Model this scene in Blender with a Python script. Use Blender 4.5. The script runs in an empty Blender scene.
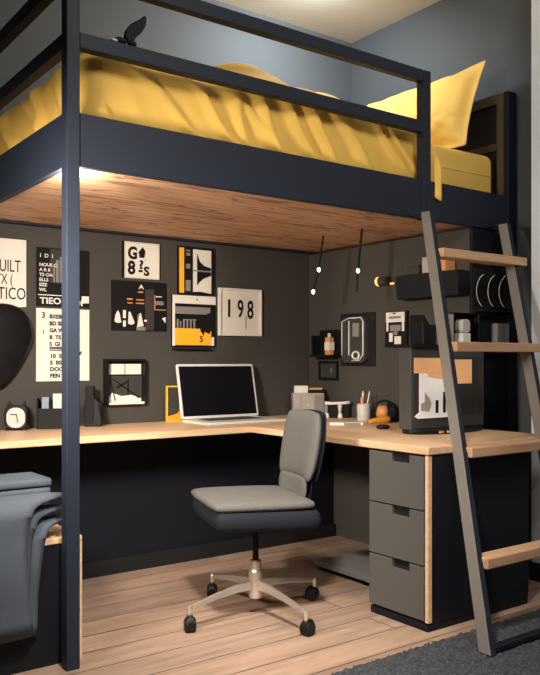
import bpy, bmesh, math, random
from mathutils import Vector, Matrix, noise
random.seed(7)
S = bpy.context.scene
COL = S.collection
PI = math.pi

# ------------------------------------------------------------------ measuring helpers
FPX, CX, HY, YAW, CH = 790.0, 270.0, 360.0, math.radians(36.2), 1.10
FW = (math.sin(YAW), math.cos(YAW)); RT = (math.cos(YAW), -math.sin(YAW))
def on_y(px, py, Y):
    t = (px - CX) / FPX; d = Y / (FW[1] + t * RT[1])
    return (d * (FW[0] + t * RT[0]), Y, CH + (HY - py) * d / FPX)
def on_x(px, py, X):
    t = (px - CX) / FPX; d = X / (FW[0] + t * RT[0])
    return (X, d * (FW[1] + t * RT[1]), CH + (HY - py) * d / FPX)
def on_z(px, py, Z):
    t = (px - CX) / FPX; d = (Z - CH) * FPX / (HY - py)
    return (d * (FW[0] + t * RT[0]), d * (FW[1] + t * RT[1]), Z)

# ------------------------------------------------------------------ main dimensions (metres)
YB = 4.02          # back wall
XU = 3.63          # right wall above the bed
XL = 3.26          # face of the wall lining below the bed
ZC = 3.26          # ceiling
BY = 2.67          # front face of the bed
BX0, BX1 = 1.066, 3.585
ZU, ZT = 1.79, 1.982   # bed board underside / top
DZ = 0.748          # desk top
DX, DYE, DYB = 2.388, 2.185, 3.43   # desk: front edge of side arm, its end, front edge of back arm

# ------------------------------------------------------------------ materials
def lin(c):
    c /= 255.0
    return c / 12.92 if c <= 0.04045 else ((c + 0.055) / 1.055) ** 2.4
def rgb(r, g, b): return (lin(r), lin(g), lin(b), 1)
def mat(name, col, rough=0.55, metal=0.0, var=0.08, scale=9.0, bump=0.0, bscale=60.0, emit=None, es=0, spec=None):
    m = bpy.data.materials.new(name); m.use_nodes = True
    nt = m.node_tree; b = nt.nodes['Principled BSDF']
    b.inputs['Roughness'].default_value = rough; b.inputs['Metallic'].default_value = metal
    if spec is None and max(col) < 80: spec = 0.22
    if spec is not None: b.inputs['Specular IOR Level'].default_value = spec
    tc = nt.nodes.new('ShaderNodeTexCoord')
    n = nt.nodes.new('ShaderNodeTexNoise'); n.inputs['Scale'].default_value = scale; n.inputs['Detail'].default_value = 4
    r = nt.nodes.new('ShaderNodeValToRGB')
    c = rgb(*col)
    r.color_ramp.elements[0].position = 0.3; r.color_ramp.elements[1].position = 0.7
    r.color_ramp.elements[0].color = tuple(x * (1 - var) for x in c[:3]) + (1,)
    r.color_ramp.elements[1].color = tuple(min(1, x * (1 + var)) for x in c[:3]) + (1,)
    nt.links.new(tc.outputs['Object'], n.inputs['Vector']); nt.links.new(n.outputs['Fac'], r.inputs['Fac'])
    nt.links.new(r.outputs['Color'], b.inputs['Base Color'])
    if bump:
        n2 = nt.nodes.new('ShaderNodeTexNoise'); n2.inputs['Scale'].default_value = bscale; n2.inputs['Detail'].default_value = 3
        bp = nt.nodes.new('ShaderNodeBump'); bp.inputs['Strength'].default_value = bump; bp.inputs['Distance'].default_value = 0.01
        nt.links.new(tc.outputs['Object'], n2.inputs['Vector']); nt.links.new(n2.outputs['Fac'], bp.inputs['Height'])
        nt.links.new(bp.outputs['Normal'], b.inputs['Normal'])
    if emit:
        b.inputs['Emission Color'].default_value = rgb(*emit); b.inputs['Emission Strength'].default_value = es
    return m
def wood(name, dark, light, grain=(1.2, 14, 14), rough=0.5, plank=None, gap=(30, 20, 15), crack=0.0):
    m = bpy.data.materials.new(name); m.use_nodes = True
    nt = m.node_tree; L = nt.links.new; b = nt.nodes['Principled BSDF']; b.inputs['Roughness'].default_value = rough
    tc = nt.nodes.new('ShaderNodeTexCoord'); mp = nt.nodes.new('ShaderNodeMapping'); mp.inputs['Scale'].default_value = grain
    L(tc.outputs['Object'], mp.inputs['Vector'])
    n = nt.nodes.new('ShaderNodeTexNoise'); n.inputs['Scale'].default_value = 2.2; n.inputs['Detail'].default_value = 7
    n.inputs['Roughness'].default_value = 0.6; n.inputs['Distortion'].default_value = 0.8
    L(mp.outputs['Vector'], n.inputs['Vector'])
    r = nt.nodes.new('ShaderNodeValToRGB')
    r.color_ramp.elements[0].position = 0.28; r.color_ramp.elements[1].position = 0.72
    r.color_ramp.elements[0].color = rgb(*dark); r.color_ramp.elements[1].color = rgb(*light)
    L(n.outputs['Fac'], r.inputs['Fac'])
    out = r.outputs['Color']
    if plank:
        br = nt.nodes.new('ShaderNodeTexBrick')
        br.inputs['Scale'].default_value = 1.0; br.inputs['Brick Width'].default_value = plank[0]; br.inputs['Row Height'].default_value = plank[1]
        br.inputs['Mortar Size'].default_value = plank[2]; br.inputs['Mortar Smooth'].default_value = 0.3
        br.inputs['Color1'].default_value = (0.80, 0.80, 0.80, 1); br.inputs['Color2'].default_value = (1.0, 0.98, 0.95, 1)
        br.inputs['Mortar'].default_value = rgb(*gap); br.offset = 0.37
        L(tc.outputs['Object'], br.inputs['Vector'])
        mx = nt.nodes.new('ShaderNodeMix'); mx.data_type = 'RGBA'; mx.blend_type = 'MULTIPLY'; mx.inputs[0].default_value = 1
        L(out, mx.inputs[6]); L(br.outputs['Color'], mx.inputs[7]); out = mx.outputs[2]
    if crack:
        mp2 = nt.nodes.new('ShaderNodeMapping'); mp2.inputs['Scale'].default_value = (0.9, 9, 9)
        L(tc.outputs['Object'], mp2.inputs['Vector'])
        w = nt.nodes.new('ShaderNodeTexNoise'); w.inputs['Scale'].default_value = 1.6; w.inputs['Detail'].default_value = 3; w.inputs['Distortion'].default_value = 1.2
        L(mp2.outputs['Vector'], w.inputs['Vector'])
        r2 = nt.nodes.new('ShaderNodeValToRGB')
        e = r2.color_ramp.elements
        e[0].position = 0.0; e[0].color = (1, 1, 1, 1); e[1].position = 1.0; e[1].color = (1, 1, 1, 1)
        for pos, v in ((0.46, 1), (0.497, 1 - crack), (0.51, 1 - crack * 0.9), (0.53, 1)):
            q = e.new(pos); q.color = (v, v * 0.95, v * 0.9, 1)
        L(w.outputs['Fac'], r2.inputs['Fac'])
        mx = nt.nodes.new('ShaderNodeMix'); mx.data_type = 'RGBA'; mx.blend_type = 'MULTIPLY'; mx.inputs[0].default_value = 1
        L(out, mx.inputs[6]); L(r2.outputs['Color'], mx.inputs[7]); out = mx.outputs[2]
    L(out, b.inputs['Base Color'])
    return m

M = {}
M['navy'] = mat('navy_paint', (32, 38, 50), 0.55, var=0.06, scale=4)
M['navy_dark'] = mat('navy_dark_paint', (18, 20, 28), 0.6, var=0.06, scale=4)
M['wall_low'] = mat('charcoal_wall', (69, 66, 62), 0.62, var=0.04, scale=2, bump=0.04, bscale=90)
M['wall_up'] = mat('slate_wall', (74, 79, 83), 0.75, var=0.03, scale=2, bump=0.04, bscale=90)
M['ceiling'] = mat('ceiling_paint', (204, 201, 198), 0.85, var=0.02, scale=2)
M['pale_wall'] = mat('pale_grey_wall', (205, 210, 215), 0.8, var=0.02)
M['black'] = mat('black_plastic', (20, 20, 22), 0.42, var=0.1)
M['black_soft'] = mat('black_matte', (26, 26, 29), 0.75, var=0.1)
M['screen'] = mat('dark_screen', (12, 12, 17), 0.3, var=0.02)
M['white'] = mat('white_paper', (218, 213, 203), 0.7, var=0.03)
M['cream'] = mat('cream_paper', (205, 198, 184), 0.75, var=0.03)
M['ink'] = mat('black_ink', (18, 18, 20), 0.65, var=0.05)
M['grey'] = mat('mid_grey', (124, 122, 118), 0.6, var=0.05)
M['drawer'] = mat('grey_lacquer', (83, 81, 78), 0.5, var=0.03, scale=3)
M['ladder'] = mat('grey_metal_paint', (122, 116, 109), 0.5, var=0.04, scale=3)
M['yellow_ink'] = mat('yellow_print', (240, 176, 40), 0.6, var=0.03)
M['orange'] = mat('orange_plastic', (222, 150, 40), 0.45, var=0.05)
M['tan'] = mat('tan_leather', (205, 140, 85), 0.55, var=0.1)
M['steel'] = mat('brushed_steel', (228, 220, 208), 0.32, 0.85, var=0.04)
M['alu'] = mat('silver_aluminium', (226, 224, 220), 0.38, 0.25, var=0.02)
M['yellow'] = mat('yellow_cotton', (230, 186, 86), 0.78, var=0.05, scale=5, bump=0.08, bscale=220)
M['yellow2'] = mat('yellow_sheet', (232, 190, 94), 0.78, var=0.04, scale=5, bump=0.06, bscale=220)
M['fabric'] = mat('grey_upholstery', (88, 86, 83), 0.9, var=0.05, scale=30, bump=0.1, bscale=400)
M['fabric_dark'] = mat('dark_upholstery', (27, 30, 38), 0.85, var=0.06, scale=30)
M['blanket'] = mat('grey_blanket', (74, 82, 93), 0.95, var=0.07, scale=14, bump=0.15, bscale=260)
M['rug'] = mat('charcoal_rug', (64, 66, 71), 1.0, var=0.45, scale=70, bump=0.5, bscale=160)
M['desk'] = wood('ash_worktop', (196, 158, 122), (226, 190, 152), (1.2, 16, 16), 0.45)
M['desk_side'] = wood('ash_worktop_side', (196, 158, 122), (226, 190, 152), (16, 1.2, 16), 0.45)
M['rung'] = wood('ash_rung', (182, 140, 106), (212, 170, 132), (1.5, 18, 18), 0.5)
M['slats'] = wood('orange_brown_boards', (196, 152, 118), (236, 192, 154), (0.9, 12, 12), 0.55, crack=0.72)
M['floor'] = wood('oak_floor', (138, 114, 98), (182, 154, 134), (1.0, 11, 11), 0.42, plank=(3.7, 0.165, 0.003), gap=(84, 62, 50))
M['bulb'] = mat('glowing_bulb', (255, 240, 215), 0.4, var=0, emit=(255, 238, 210), es=9)
M['glow'] = mat('warm_lamp_glow', (255, 190, 120), 0.4, var=0, emit=(255, 170, 95), es=1.6)
M['white_glow'] = mat('white_print_glow', (222, 220, 214), 0.5, var=0.03, emit=(225, 222, 215), es=0.38)  # white print with a slight emission added, not a light source
M['tan_glow'] = mat('tan_print_glow', (214, 160, 112), 0.5, var=0.05, emit=(222, 165, 115), es=0.38)  # tan print, also given emission so it looks brighter
M['headboard'] = mat('brown_black_frame', (74, 64, 46), 0.5, var=0.08)
M['headboard_in'] = mat('dark_panel', (34, 32, 31), 0.6, var=0.05)
M['box_grey'] = mat('grey_beige_box', (165, 155, 148), 0.65, var=0.05)
M['blue_grey'] = mat('blue_grey_print', (120, 140, 158), 0.6, var=0.1)
M['cup'] = mat('grey_ceramic', (188, 184, 178), 0.45, var=0.03)
M['pink'] = mat('pink_plastic', (226, 128, 106), 0.5, var=0.03)
M['cabinet'] = mat('dark_grey_cabinet', (70, 69, 67), 0.42, var=0.03)
M['darkgrey'] = mat('dark_grey', (58, 57, 56), 0.5, var=0.05)
def glass_mat():
    m = bpy.data.materials.new('smoked_glass'); m.use_nodes = True
    b = m.node_tree.nodes['Principled BSDF']
    b.inputs['Base Color'].default_value = (0.75, 0.74, 0.72, 1); b.inputs['Roughness'].default_value = 0.06
    b.inputs['Transmission Weight'].default_value = 1.0; b.inputs['IOR'].default_value = 1.2
    return m
M['glass'] = glass_mat()

# ------------------------------------------------------------------ mesh builder
class MB:
    def __init__(s): s.v = []; s.f = []
    def add(s, vs, fs):
        o = len(s.v); s.v += [tuple(p) for p in vs]; s.f += [tuple(i + o for i in f) for f in fs]; return s
    def box(s, x0, x1, y0, y1, z0, z1):
        vs = [(x, y, z) for z in (z0, z1) for y in (y0, y1) for x in (x0, x1)]
        return s.add(vs, [(0, 2, 3, 1), (4, 5, 7, 6), (0, 1, 5, 4), (2, 6, 7, 3), (0, 4, 6, 2), (1, 3, 7, 5)])
    def hexa(s, b, t):
        return s.add(list(b) + list(t), [(3, 2, 1, 0), (4, 5, 6, 7), (0, 1, 5, 4), (1, 2, 6, 5), (2, 3, 7, 6), (3, 0, 4, 7)])
    def prism(s, pts, y0, y1, plane='xz'):
        # polygon extruded along the remaining axis
        def P(a, b, c): return (a, c, b) if plane == 'xz' else ((a, b, c) if plane == 'xy' else (c, a, b))
        n = len(pts)
        vs = [P(a, b, y0) for a, b in pts] + [P(a, b, y1) for a, b in pts]
        fs = [tuple(range(n)), tuple(range(2 * n - 1, n - 1, -1))] + [(i, i + n, (i + 1) % n + n, (i + 1) % n) for i in range(n)]
        return s.add(vs, fs)
    def rrect(s, x0, x1, z0, z1, r, y0, y1, plane='xz', n=5):
        pts = []
        for cx, cz, a in ((x1 - r, z0 + r, -90), (x1 - r, z1 - r, 0), (x0 + r, z1 - r, 90), (x0 + r, z0 + r, 180)):
            for k in range(n + 1):
                t = math.radians(a + 90 * k / n); pts.append((cx + r * math.cos(t), cz + r * math.sin(t)))
        return s.prism(pts, y0, y1, plane)
    def frame(s, x0, x1, z0, z1, w, y0, y1):
        o = [(x0, z0), (x1, z0), (x1, z1), (x0, z1)]; i = [(x0 + w, z0 + w), (x1 - w, z0 + w), (x1 - w, z1 - w), (x0 + w, z1 - w)]
        vs = [(a, y0, b) for a, b in o + i] + [(a, y1, b) for a, b in o + i]
        fs = []
        for k in range(4):
            j = (k + 1) % 4
            fs += [(k, j, j + 4, k + 4), (k + 8, k + 12, j + 12, j + 8), (k, k + 8, j + 8, j), (k + 4, j + 4, j + 12, k + 12)]
        return s.add(vs, fs)
    def tube(s, pts, r, n=10, cap=True, flat=1.0):
        P = [Vector(p) for p in pts]; R = r if isinstance(r, (list, tuple)) else [r] * len(P)
        up = None; rings = []
        for i, p in enumerate(P):
            d = (P[min(i + 1, len(P) - 1)] - P[max(i - 1, 0)]).normalized()
            if up is None:
                up = Vector((0, 0, 1)) if abs(d.z) < 0.9 else Vector((1, 0, 0))
            a = d.cross(up)
            if a.length < 1e-6: a = d.orthogonal()
            a.normalize(); up = a.cross(d).normalized()
            rings.append([p + a * (R[i] * math.cos(2 * PI * k / n)) + up * (R[i] * flat * math.sin(2 * PI * k / n)) for k in range(n)])
        vs = [q for g in rings for q in g]
        fs = [(i * n + k, i * n + (k + 1) % n, (i + 1) * n + (k + 1) % n, (i + 1) * n + k) for i in range(len(P) - 1) for k in range(n)]
        if cap: fs += [tuple(range(n - 1, -1, -1)), tuple(range((len(P) - 1) * n, len(P) * n))]
        return s.add(vs, fs)
    def cyl(s, p0, p1, r0, r1=None, n=20): return s.tube([p0, p1], [r0, r0 if r1 is None else r1], n)
    def lathe(s, prof, c=(0, 0, 0), n=24):
        vs = [(c[0] + r * math.cos(2 * PI * k / n), c[1] + r * math.sin(2 * PI * k / n), c[2] + z) for r, z in prof for k in range(n)]
        fs = [(i * n + k, i * n + (k + 1) % n, (i + 1) * n + (k + 1) % n, (i + 1) * n + k) for i in range(len(prof) - 1) for k in range(n)]
        fs += [tuple(range(n - 1, -1, -1)), tuple(range((len(prof) - 1) * n, len(prof) * n))]
        return s.add(vs, fs)
    def bar(s, p0, p1, u, v):
        # straight bar with half-extent vectors u, v
        p0, p1, u, v = Vector(p0), Vector(p1), Vector(u), Vector(v)
        return s.hexa([p0 - u - v, p0 + u - v, p0 + u + v, p0 - u + v], [p1 - u - v, p1 + u - v, p1 + u + v, p1 - u + v])
    def ell(s, c, r, n=20, m=12):
        vs = []; fs = []
        for i in range(m + 1):
            a = PI * i / m - PI / 2
            for k in range(n):
                t = 2 * PI * k / n
                vs.append((c[0] + r[0] * max(math.cos(a), 0.001) * math.cos(t), c[1] + r[1] * max(math.cos(a), 0.001) * math.sin(t), c[2] + r[2] * math.sin(a)))
        for i in range(m):
            for k in range(n): fs.append((i * n + k, i * n + (k + 1) % n, (i + 1) * n + (k + 1) % n, (i + 1) * n + k))
        return s.add(vs, fs)
    def text(s, string, size, x, z, y, sx=1.0, bold=0.0, align='LEFT', rot=0.0):
        cu = bpy.data.curves.new('lettering', 'FONT'); cu.body = string; cu.size = size; cu.align_x = align; cu.extrude = 0.0006; cu.offset = bold; cu.resolution_u = 3
        ob = bpy.data.objects.new('lettering', cu); COL.objects.link(ob)
        dg = bpy.context.evaluated_depsgraph_get(); me = ob.evaluated_get(dg).to_mesh()
        c, q = math.cos(rot), math.sin(rot)
        s.add([(x + (p.co.x * c - p.co.y * q) * sx, y - p.co.z, z + p.co.x * q + p.co.y * c) for p in me.vertices], [tuple(p.vertices) for p in me.polygons])
        ob.evaluated_get(dg).to_mesh_clear(); bpy.data.objects.remove(ob); bpy.data.curves.remove(cu)
        return s
    def build(s, name, m, parent=None, bevel=0, seg=2, smooth=False, sub=0, loc=None, rotz=0, solid=0):
        me = bpy.data.meshes.new(name); me.from_pydata(s.v, [], s.f); me.validate()
        bm = bmesh.new(); bm.from_mesh(me); bmesh.ops.remove_doubles(bm, verts=bm.verts, dist=1e-5)
        bmesh.ops.recalc_face_normals(bm, faces=bm.faces); bm.to_mesh(me); bm.free()
        o = bpy.data.objects.new(name, me); COL.objects.link(o); me.materials.append(m)
        if parent: o.parent = parent
        if loc: o.location = loc
        o.rotation_euler = (0, 0, rotz)
        if solid:
            q = o.modifiers.new('solid', 'SOLIDIFY'); q.thickness = solid; q.offset = 0
        if bevel:
            q = o.modifiers.new('bevel', 'BEVEL'); q.width = bevel; q.segments = seg; q.limit_method = 'ANGLE'; q.angle_limit = math.radians(40); q.harden_normals = False
        if sub:
            q = o.modifiers.new('sub', 'SUBSURF'); q.levels = sub; q.render_levels = sub
        if smooth:
            for p in me.polygons: p.use_smooth = True
        return o
def tag(o, label, cat, group=None):
    o['label'] = label; o['category'] = cat
    if group: o['group'] = group
    return o
def T(name, label, cat, loc=(0, 0, 0), rotz=0, group=None):
    o = bpy.data.objects.new(name, None); o.empty_display_size = 0.1; COL.objects.link(o)
    o.location = loc; o.rotation_euler = (0, 0, rotz)
    return tag(o, label, cat, group)
def struct(o): o['kind'] = 'structure'; return o

# ------------------------------------------------------------------ the room
struct(MB().box(-1.2, 4.4, -1.4, YB + 0.12, -0.1, 0).build('floor', M['floor']))
struct(MB().box(-1.2, 4.4, -1.4, YB + 0.12, ZC, ZC + 0.1).build('ceiling', M['ceiling']))
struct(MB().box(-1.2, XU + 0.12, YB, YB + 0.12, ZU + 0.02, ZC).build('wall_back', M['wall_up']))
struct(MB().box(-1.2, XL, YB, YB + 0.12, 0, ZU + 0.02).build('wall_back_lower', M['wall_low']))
struct(MB().box(XU, XU + 0.12, -1.4, YB + 0.12, 0, ZC).build('wall_right', M['wall_up']))
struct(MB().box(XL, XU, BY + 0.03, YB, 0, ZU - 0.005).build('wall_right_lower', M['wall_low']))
struct(MB().box(XL, XU, BY + 0.012, BY + 0.03, 0, ZU - 0.005).build('trim_1', M['navy_dark'], bevel=0.003))
YP = on_x(531, 300, 3.40)[1]
struct(MB().box(3.40, XU, -1.4, YP, 0, ZC).build('wall_right_front', M['pale_wall'], bevel=0.004))
struct(MB().box(3.385, 3.40, -1.4, YP, 0, 0.09).build('baseboard_right', M['black_soft']))
struct(MB().box(-1.2, XL, YB - 0.015, YB, 0, 0.1).build('baseboard_back', M['black_soft']))

# ------------------------------------------------------------------ loft bed
bed = T('loft_bed', 'dark navy loft bed with guard rails, headboard and plank underside above the desk', 'bed', (BX0, BY, 0))
def W(mb, *a, **k): return mb
def bpart(mb, name, m, **k):
    mb.v = [(x - BX0, y - BY, z) for x, y, z in mb.v]
    return mb.build(name, m, bed, **k)
ps = 0.05
ZRT = 2.519
bpart(MB().box(BX0, BX0 + ps, BY, BY + ps, 0, 3.1), 'corner_post', M['navy'], bevel=0.003)
XB = on_y(431, 100, BY)[0]
bpart(MB().box(XB - ps, XB, BY, BY + ps, ZU, ZRT), 'rail_post', M['navy'], bevel=0.003)
bpart(MB().box(BX0, BX0 + ps, YB - 0.07, YB - 0.02, 0, ZRT), 'corner_post', M['navy'], bevel=0.003)
bpart(MB().box(BX0 + ps, BX1, BY + 0.004, BY + 0.034, ZU, ZT), 'side_board', M['navy'], bevel=0.003)
bpart(MB().box(BX0 + 0.004, BX0 + 0.034, BY + ps, YB - 0.07, ZU, ZT), 'end_board', M['navy'], bevel=0.003)
bpart(MB().box(BX0 + ps, BX1, YB - 0.05, YB - 0.02, ZU, ZT), 'back_board', M['navy'])
bpart(MB().box(BX1 - 0.03, BX1, BY + 0.034, YB - 0.05, ZU, ZT), 'head_board_rail', M['navy'])
for z0, z1 in ((2.214, 2.27), (2.464, ZRT)):
    bpart(MB().box(BX0 + ps, XB - ps, BY + 0.003, BY + 0.045, z0, z1), 'guard_rail', M['navy'], bevel=0.003)
    bpart(MB().box(BX0 + 0.003, BX0 + 0.045, BY + ps, YB - 0.07, z0, z1), 'guard_rail', M['navy'], bevel=0.003)
bpart(MB().box(BX0 + 0.034, BX1 - 0.03, BY + 0.034, YB - 0.05, ZU + 0.012, ZU + 0.032), 'underside_planks', M['slats'])
# headboard: frame and panel
hb0, hb1 = 3.553, 3.60
mb = MB().box(hb0, hb1, BY + 0.036, BY + 0.085, ZT - 0.02, 2.55).box(hb0, hb1, BY + 0.085, YB - 0.03, 2.50, 2.55).box(hb0, hb1, YB - 0.07, YB - 0.03, ZT - 0.02, 2.50).box(hb0 + 0.012, hb1, BY + 0.085, YB - 0.07, 2.25, 2.29)
bpart(mb, 'headboard_frame', M['headboard'], bevel=0.003)
bpart(MB().box(hb0 + 0.025, hb1 - 0.005, BY + 0.085, YB - 0.07, ZT - 0.02, 2.50), 'headboard_panel', M['headboard_in'])
bpart(MB().box(BX1 - 0.04, BX1 + 0.03, BY + 0.002, BY + 0.034, 1.0, 2.55).box(BX1 - 0.04, BX1 + 0.03, BY + 0.002, BY + 0.011, 0, 1.0), 'end_post', M['navy_dark'], bevel=0.002)

# mattress
MX0, MX1, MY0, MY1 = BX0 + 0.125, 3.552, BY + 0.095, YB - 0.06
mb = MB()
def rounded_slab(x0, x1, y0, y1, z0, z1, r, n=6):
    # box with rounded vertical corners and rounded top/bottom edges
    mb = MB(); rings = []
    prof = [(r - r * math.cos(t), -r * (1 - math.sin(t))) for t in [PI / 2 * k / n for k in range(n + 1)]]
    lev = [(r * 0.35, z0)] + [(0, z0 + r * 0.35)] + [(0, z1 - r)]
    for k in range(1, n + 1):
        t = PI / 2 * k / n; lev.append((r * (1 - math.cos(t)), z1 - r + r * math.sin(t)))
    for ins, z in lev:
        ring = []; c = 0.052
        for cx, cy, a in ((x1 - c, y0 + c, -90), (x1 - c, y1 - c, 0), (x0 + c, y1 - c, 90), (x0 + c, y0 + c, 180)):
            for k in range(7):
                t = math.radians(a + 90 * k / 6); ring.append((cx + (c - ins) * math.cos(t), cy + (c - ins) * math.sin(t), z))
        rings.append(ring)
    N = len(rings[0]); vs = [p for g in rings for p in g]
    fs = [(i * N + k, i * N + (k + 1) % N, (i + 1) * N + (k + 1) % N, (i + 1) * N + k) for i in range(len(rings) - 1) for k in range(N)]
    fs += [tuple(range(N - 1, -1, -1)), tuple(range((len(rings) - 1) * N, len(rings) * N))]
    return mb.add(vs, fs)
mt = T('mattress', 'yellow sheeted mattress lying in the loft bed frame', 'mattress', (0, 0, ZU + 0.033))
def skew(mb):
    # the mattress lies slightly askew in the frame: its front edge recedes towards the foot
    mb.v = [(x, y + (0.075 * (MX1 - x) / (MX1 - MX0) if y < 3.2 else 0), z) for x, y, z in mb.v]; return mb
skew(rounded_slab(MX0, MX1, MY0, MY1, 0, 2.222 - ZU - 0.033, 0.05)).build('fitted_sheet', M['yellow2'], mt, smooth=True)
pp = []
for cx, cy, a in ((MX1 - .052, MY0 + .052, -90), (MX1 - .052, MY1 - .052, 0), (MX0 + .052, MY1 - .052, 90), (MX0 + .052, MY0 + .052, 180)):
    for k in range(7):
        t = math.radians(a + 15 * k); pp.append((cx + .0535 * math.cos(t), cy + .0535 * math.sin(t), 2.10 - ZU - 0.033))
pp = pp[:14]; pp = [(2.95, MY0 - 0.0015, pp[0][2])] + pp
skew(MB().tube(pp, 0.003, 6)).build('piping_seam', M['yellow2'], mt, smooth=True)

# duvet draped over the mattress
def fold(u, seed):
    return noise.noise(Vector((u, seed, 0.3)))
RG = random.Random(11)
RIDGES = []
c_ = -3.3
while c_ < 2.2:
    RIDGES.append((c_, RG.uniform(0.022, 0.055), RG.uniform(0.026, 0.055), RG.uniform(0.35, 1.25), RG.uniform(0, 0.08))); c_ += RG.uniform(0.09, 0.26)
def ridges(s, t):
    v = 0
    for c, a, w, sl, t0 in RIDGES:
        d = (s - sl * t - c) / w
        if -4 < d < 4: v += a * (math.exp(-d * d) if d < 0 else math.exp(-(d * 1.8) ** 2)) * min(1, max(0, (t - t0) / 0.10))
    return v
def duvet():
    r = 0.10; x0, y0 = MX0 + 0.062, MY0 + 0.099; x1, y1 = 3.02, MY1 - 0.09
    NX, NY, NH = 210, 50, 26; H = 0.36
    ps_ = [-H + H * i / NH for i in range(NH)] + [(x1 - x0) * i / NX for i in range(NX + 1)]
    qs_ = [-H + H * i / NH for i in range(NH)] + [(y1 - y0) * (i / NY) ** 1.15 for i in range(NY + 1)]
    mb = MB(); vs = []
    for p in ps_:
        for q in qs_:
            a, b = max(0, -p), max(0, -q); t = max(a, b); X, Y = x0 + max(p, 0), y0 + max(q, 0)
            along = X - Y * 1.0 if a == 0 else (X - (y0 + max(q, 0)) * 1.0)
            # diagonal folds running down the sides
            s = X * 1.0 - Y * 0.8 if True else 0
            hv = t
            u = s - hv * 0.75
            fo = 0.55 * fold(u * 4.2, 1.7) + 0.22 * fold(u * 11.0 + hv * 3, 8.8)
            rg = ridges(X - Y * 0.9 + 0.04 * noise.noise(Vector((X * 4, hv * 6, Y * 4))), hv)
            topn = 0.030 * noise.noise(Vector((X * 2.6, Y * 3.0, 1.0))) + 0.018 * noise.noise(Vector((X * 6 + Y * 2.5, Y * 6, 4.0)))
            mound = (0.19 + 0.05 * noise.noise(Vector((X * 3.5, 3.3, Y * 2)))) * math.exp(-((X - 2.27) / 0.46) ** 6 - ((Y - 3.10) / 0.21) ** 2) - 0.05 * math.exp(-((X - 2.42 - (Y - 3.1)) / 0.04) ** 2 - ((Y - 3.10) / 0.2) ** 2)
            mound += 0.085 * math.exp(-((X - 3.0) / 0.10) ** 2) * (0.7 + 0.6 * noise.noise(Vector((Y * 4, 0, 2)))) * (0.35 + 0.65 * min(1, max(q, 0) / 0.15))
            ztop = 2.285 + topn + mound
            if t == 0:
                edge = min(max(p, 0), max(q, 0)); k = math.exp(-edge / 0.06)
                vs.append((X, Y, ztop + 0.022 * fo * k)); continue
            n = Vector((-a, -b)).normalized()
            ang = min(t / r, PI / 2)
            out = r * math.sin(ang); zz = ztop - r * (1 - math.cos(ang)) - max(0, t - r * PI / 2)
            sag = min(1, t / 0.16)
            rg *= 0.85
            out += max(0.030 * fo * sag + rg - 0.022 * sag, -0.026 + 0.2 * (0.030 * fo * sag + rg - 0.022 * sag) if True else 0) + 0.012 * min(1, t / .3)
            xx, yy = X + n.x * out, Y + n.y * out
            hem = 1.988 + 0.022 * noise.noise(Vector((s * 3.4, 2.2, 0))) + 0.012 * noise.noise(Vector((s * 9, 7.2, 0)))
            f = min(1.0, t / H)
            if zz < hem: zz = hem - 0.002 * f
            zlow = (ztop - r) - (ztop - r - hem) * max(0, (t - r * PI / 2) / (H - r * PI / 2))
            if t > r * PI / 2: zz = zlow
            if b > 0 and a == 0: lim = BY + (0.038 if zz < 2.19 else 0.05); yy = lim + 0.012 * math.log(1 + math.exp(min(40, (yy - lim) / 0.012)))
            if b > 0 and a == 0 and t > 0.1: yy = min(yy, MY0 + 0.075 * (MX1 - xx) / (MX1 - MX0) - 0.0085)
            if a > 0 and b == 0: lim = BX0 + 0.052; xx = lim + 0.012 * math.log(1 + math.exp(min(40, (xx - lim) / 0.012)))
            if a > 0 and b > 0: xx = max(xx, BX0 + 0.062); yy = max(yy, BY + 0.06)
            # corner of the duvet that slips out over the side board
            c = math.exp(-((X - 2.99) / 0.035) ** 2) if b > 0 else 0
            if c > 0.02:
                g = c * min(1, max(0, (t - 0.14) / 0.12))
                yy = yy * (1 - g) + (BY - 0.012) * g; zz -= 0.10 * g * max(0, (t - 0.2) / 0.16)
            vs.append((xx, yy, zz))
    A, B = len(ps_), len(qs_)
    fs = [(i * B + j, (i + 1) * B + j, (i + 1) * B + j + 1, i * B + j + 1) for i in range(A - 1) for j in range(B - 1)]
    mb.add(vs, fs)
    o = mb.build('duvet', M['yellow'], smooth=True, solid=0.012)
    return tag(o, 'rumpled yellow duvet spread over the loft bed', 'duvet')
duvet()

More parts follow.
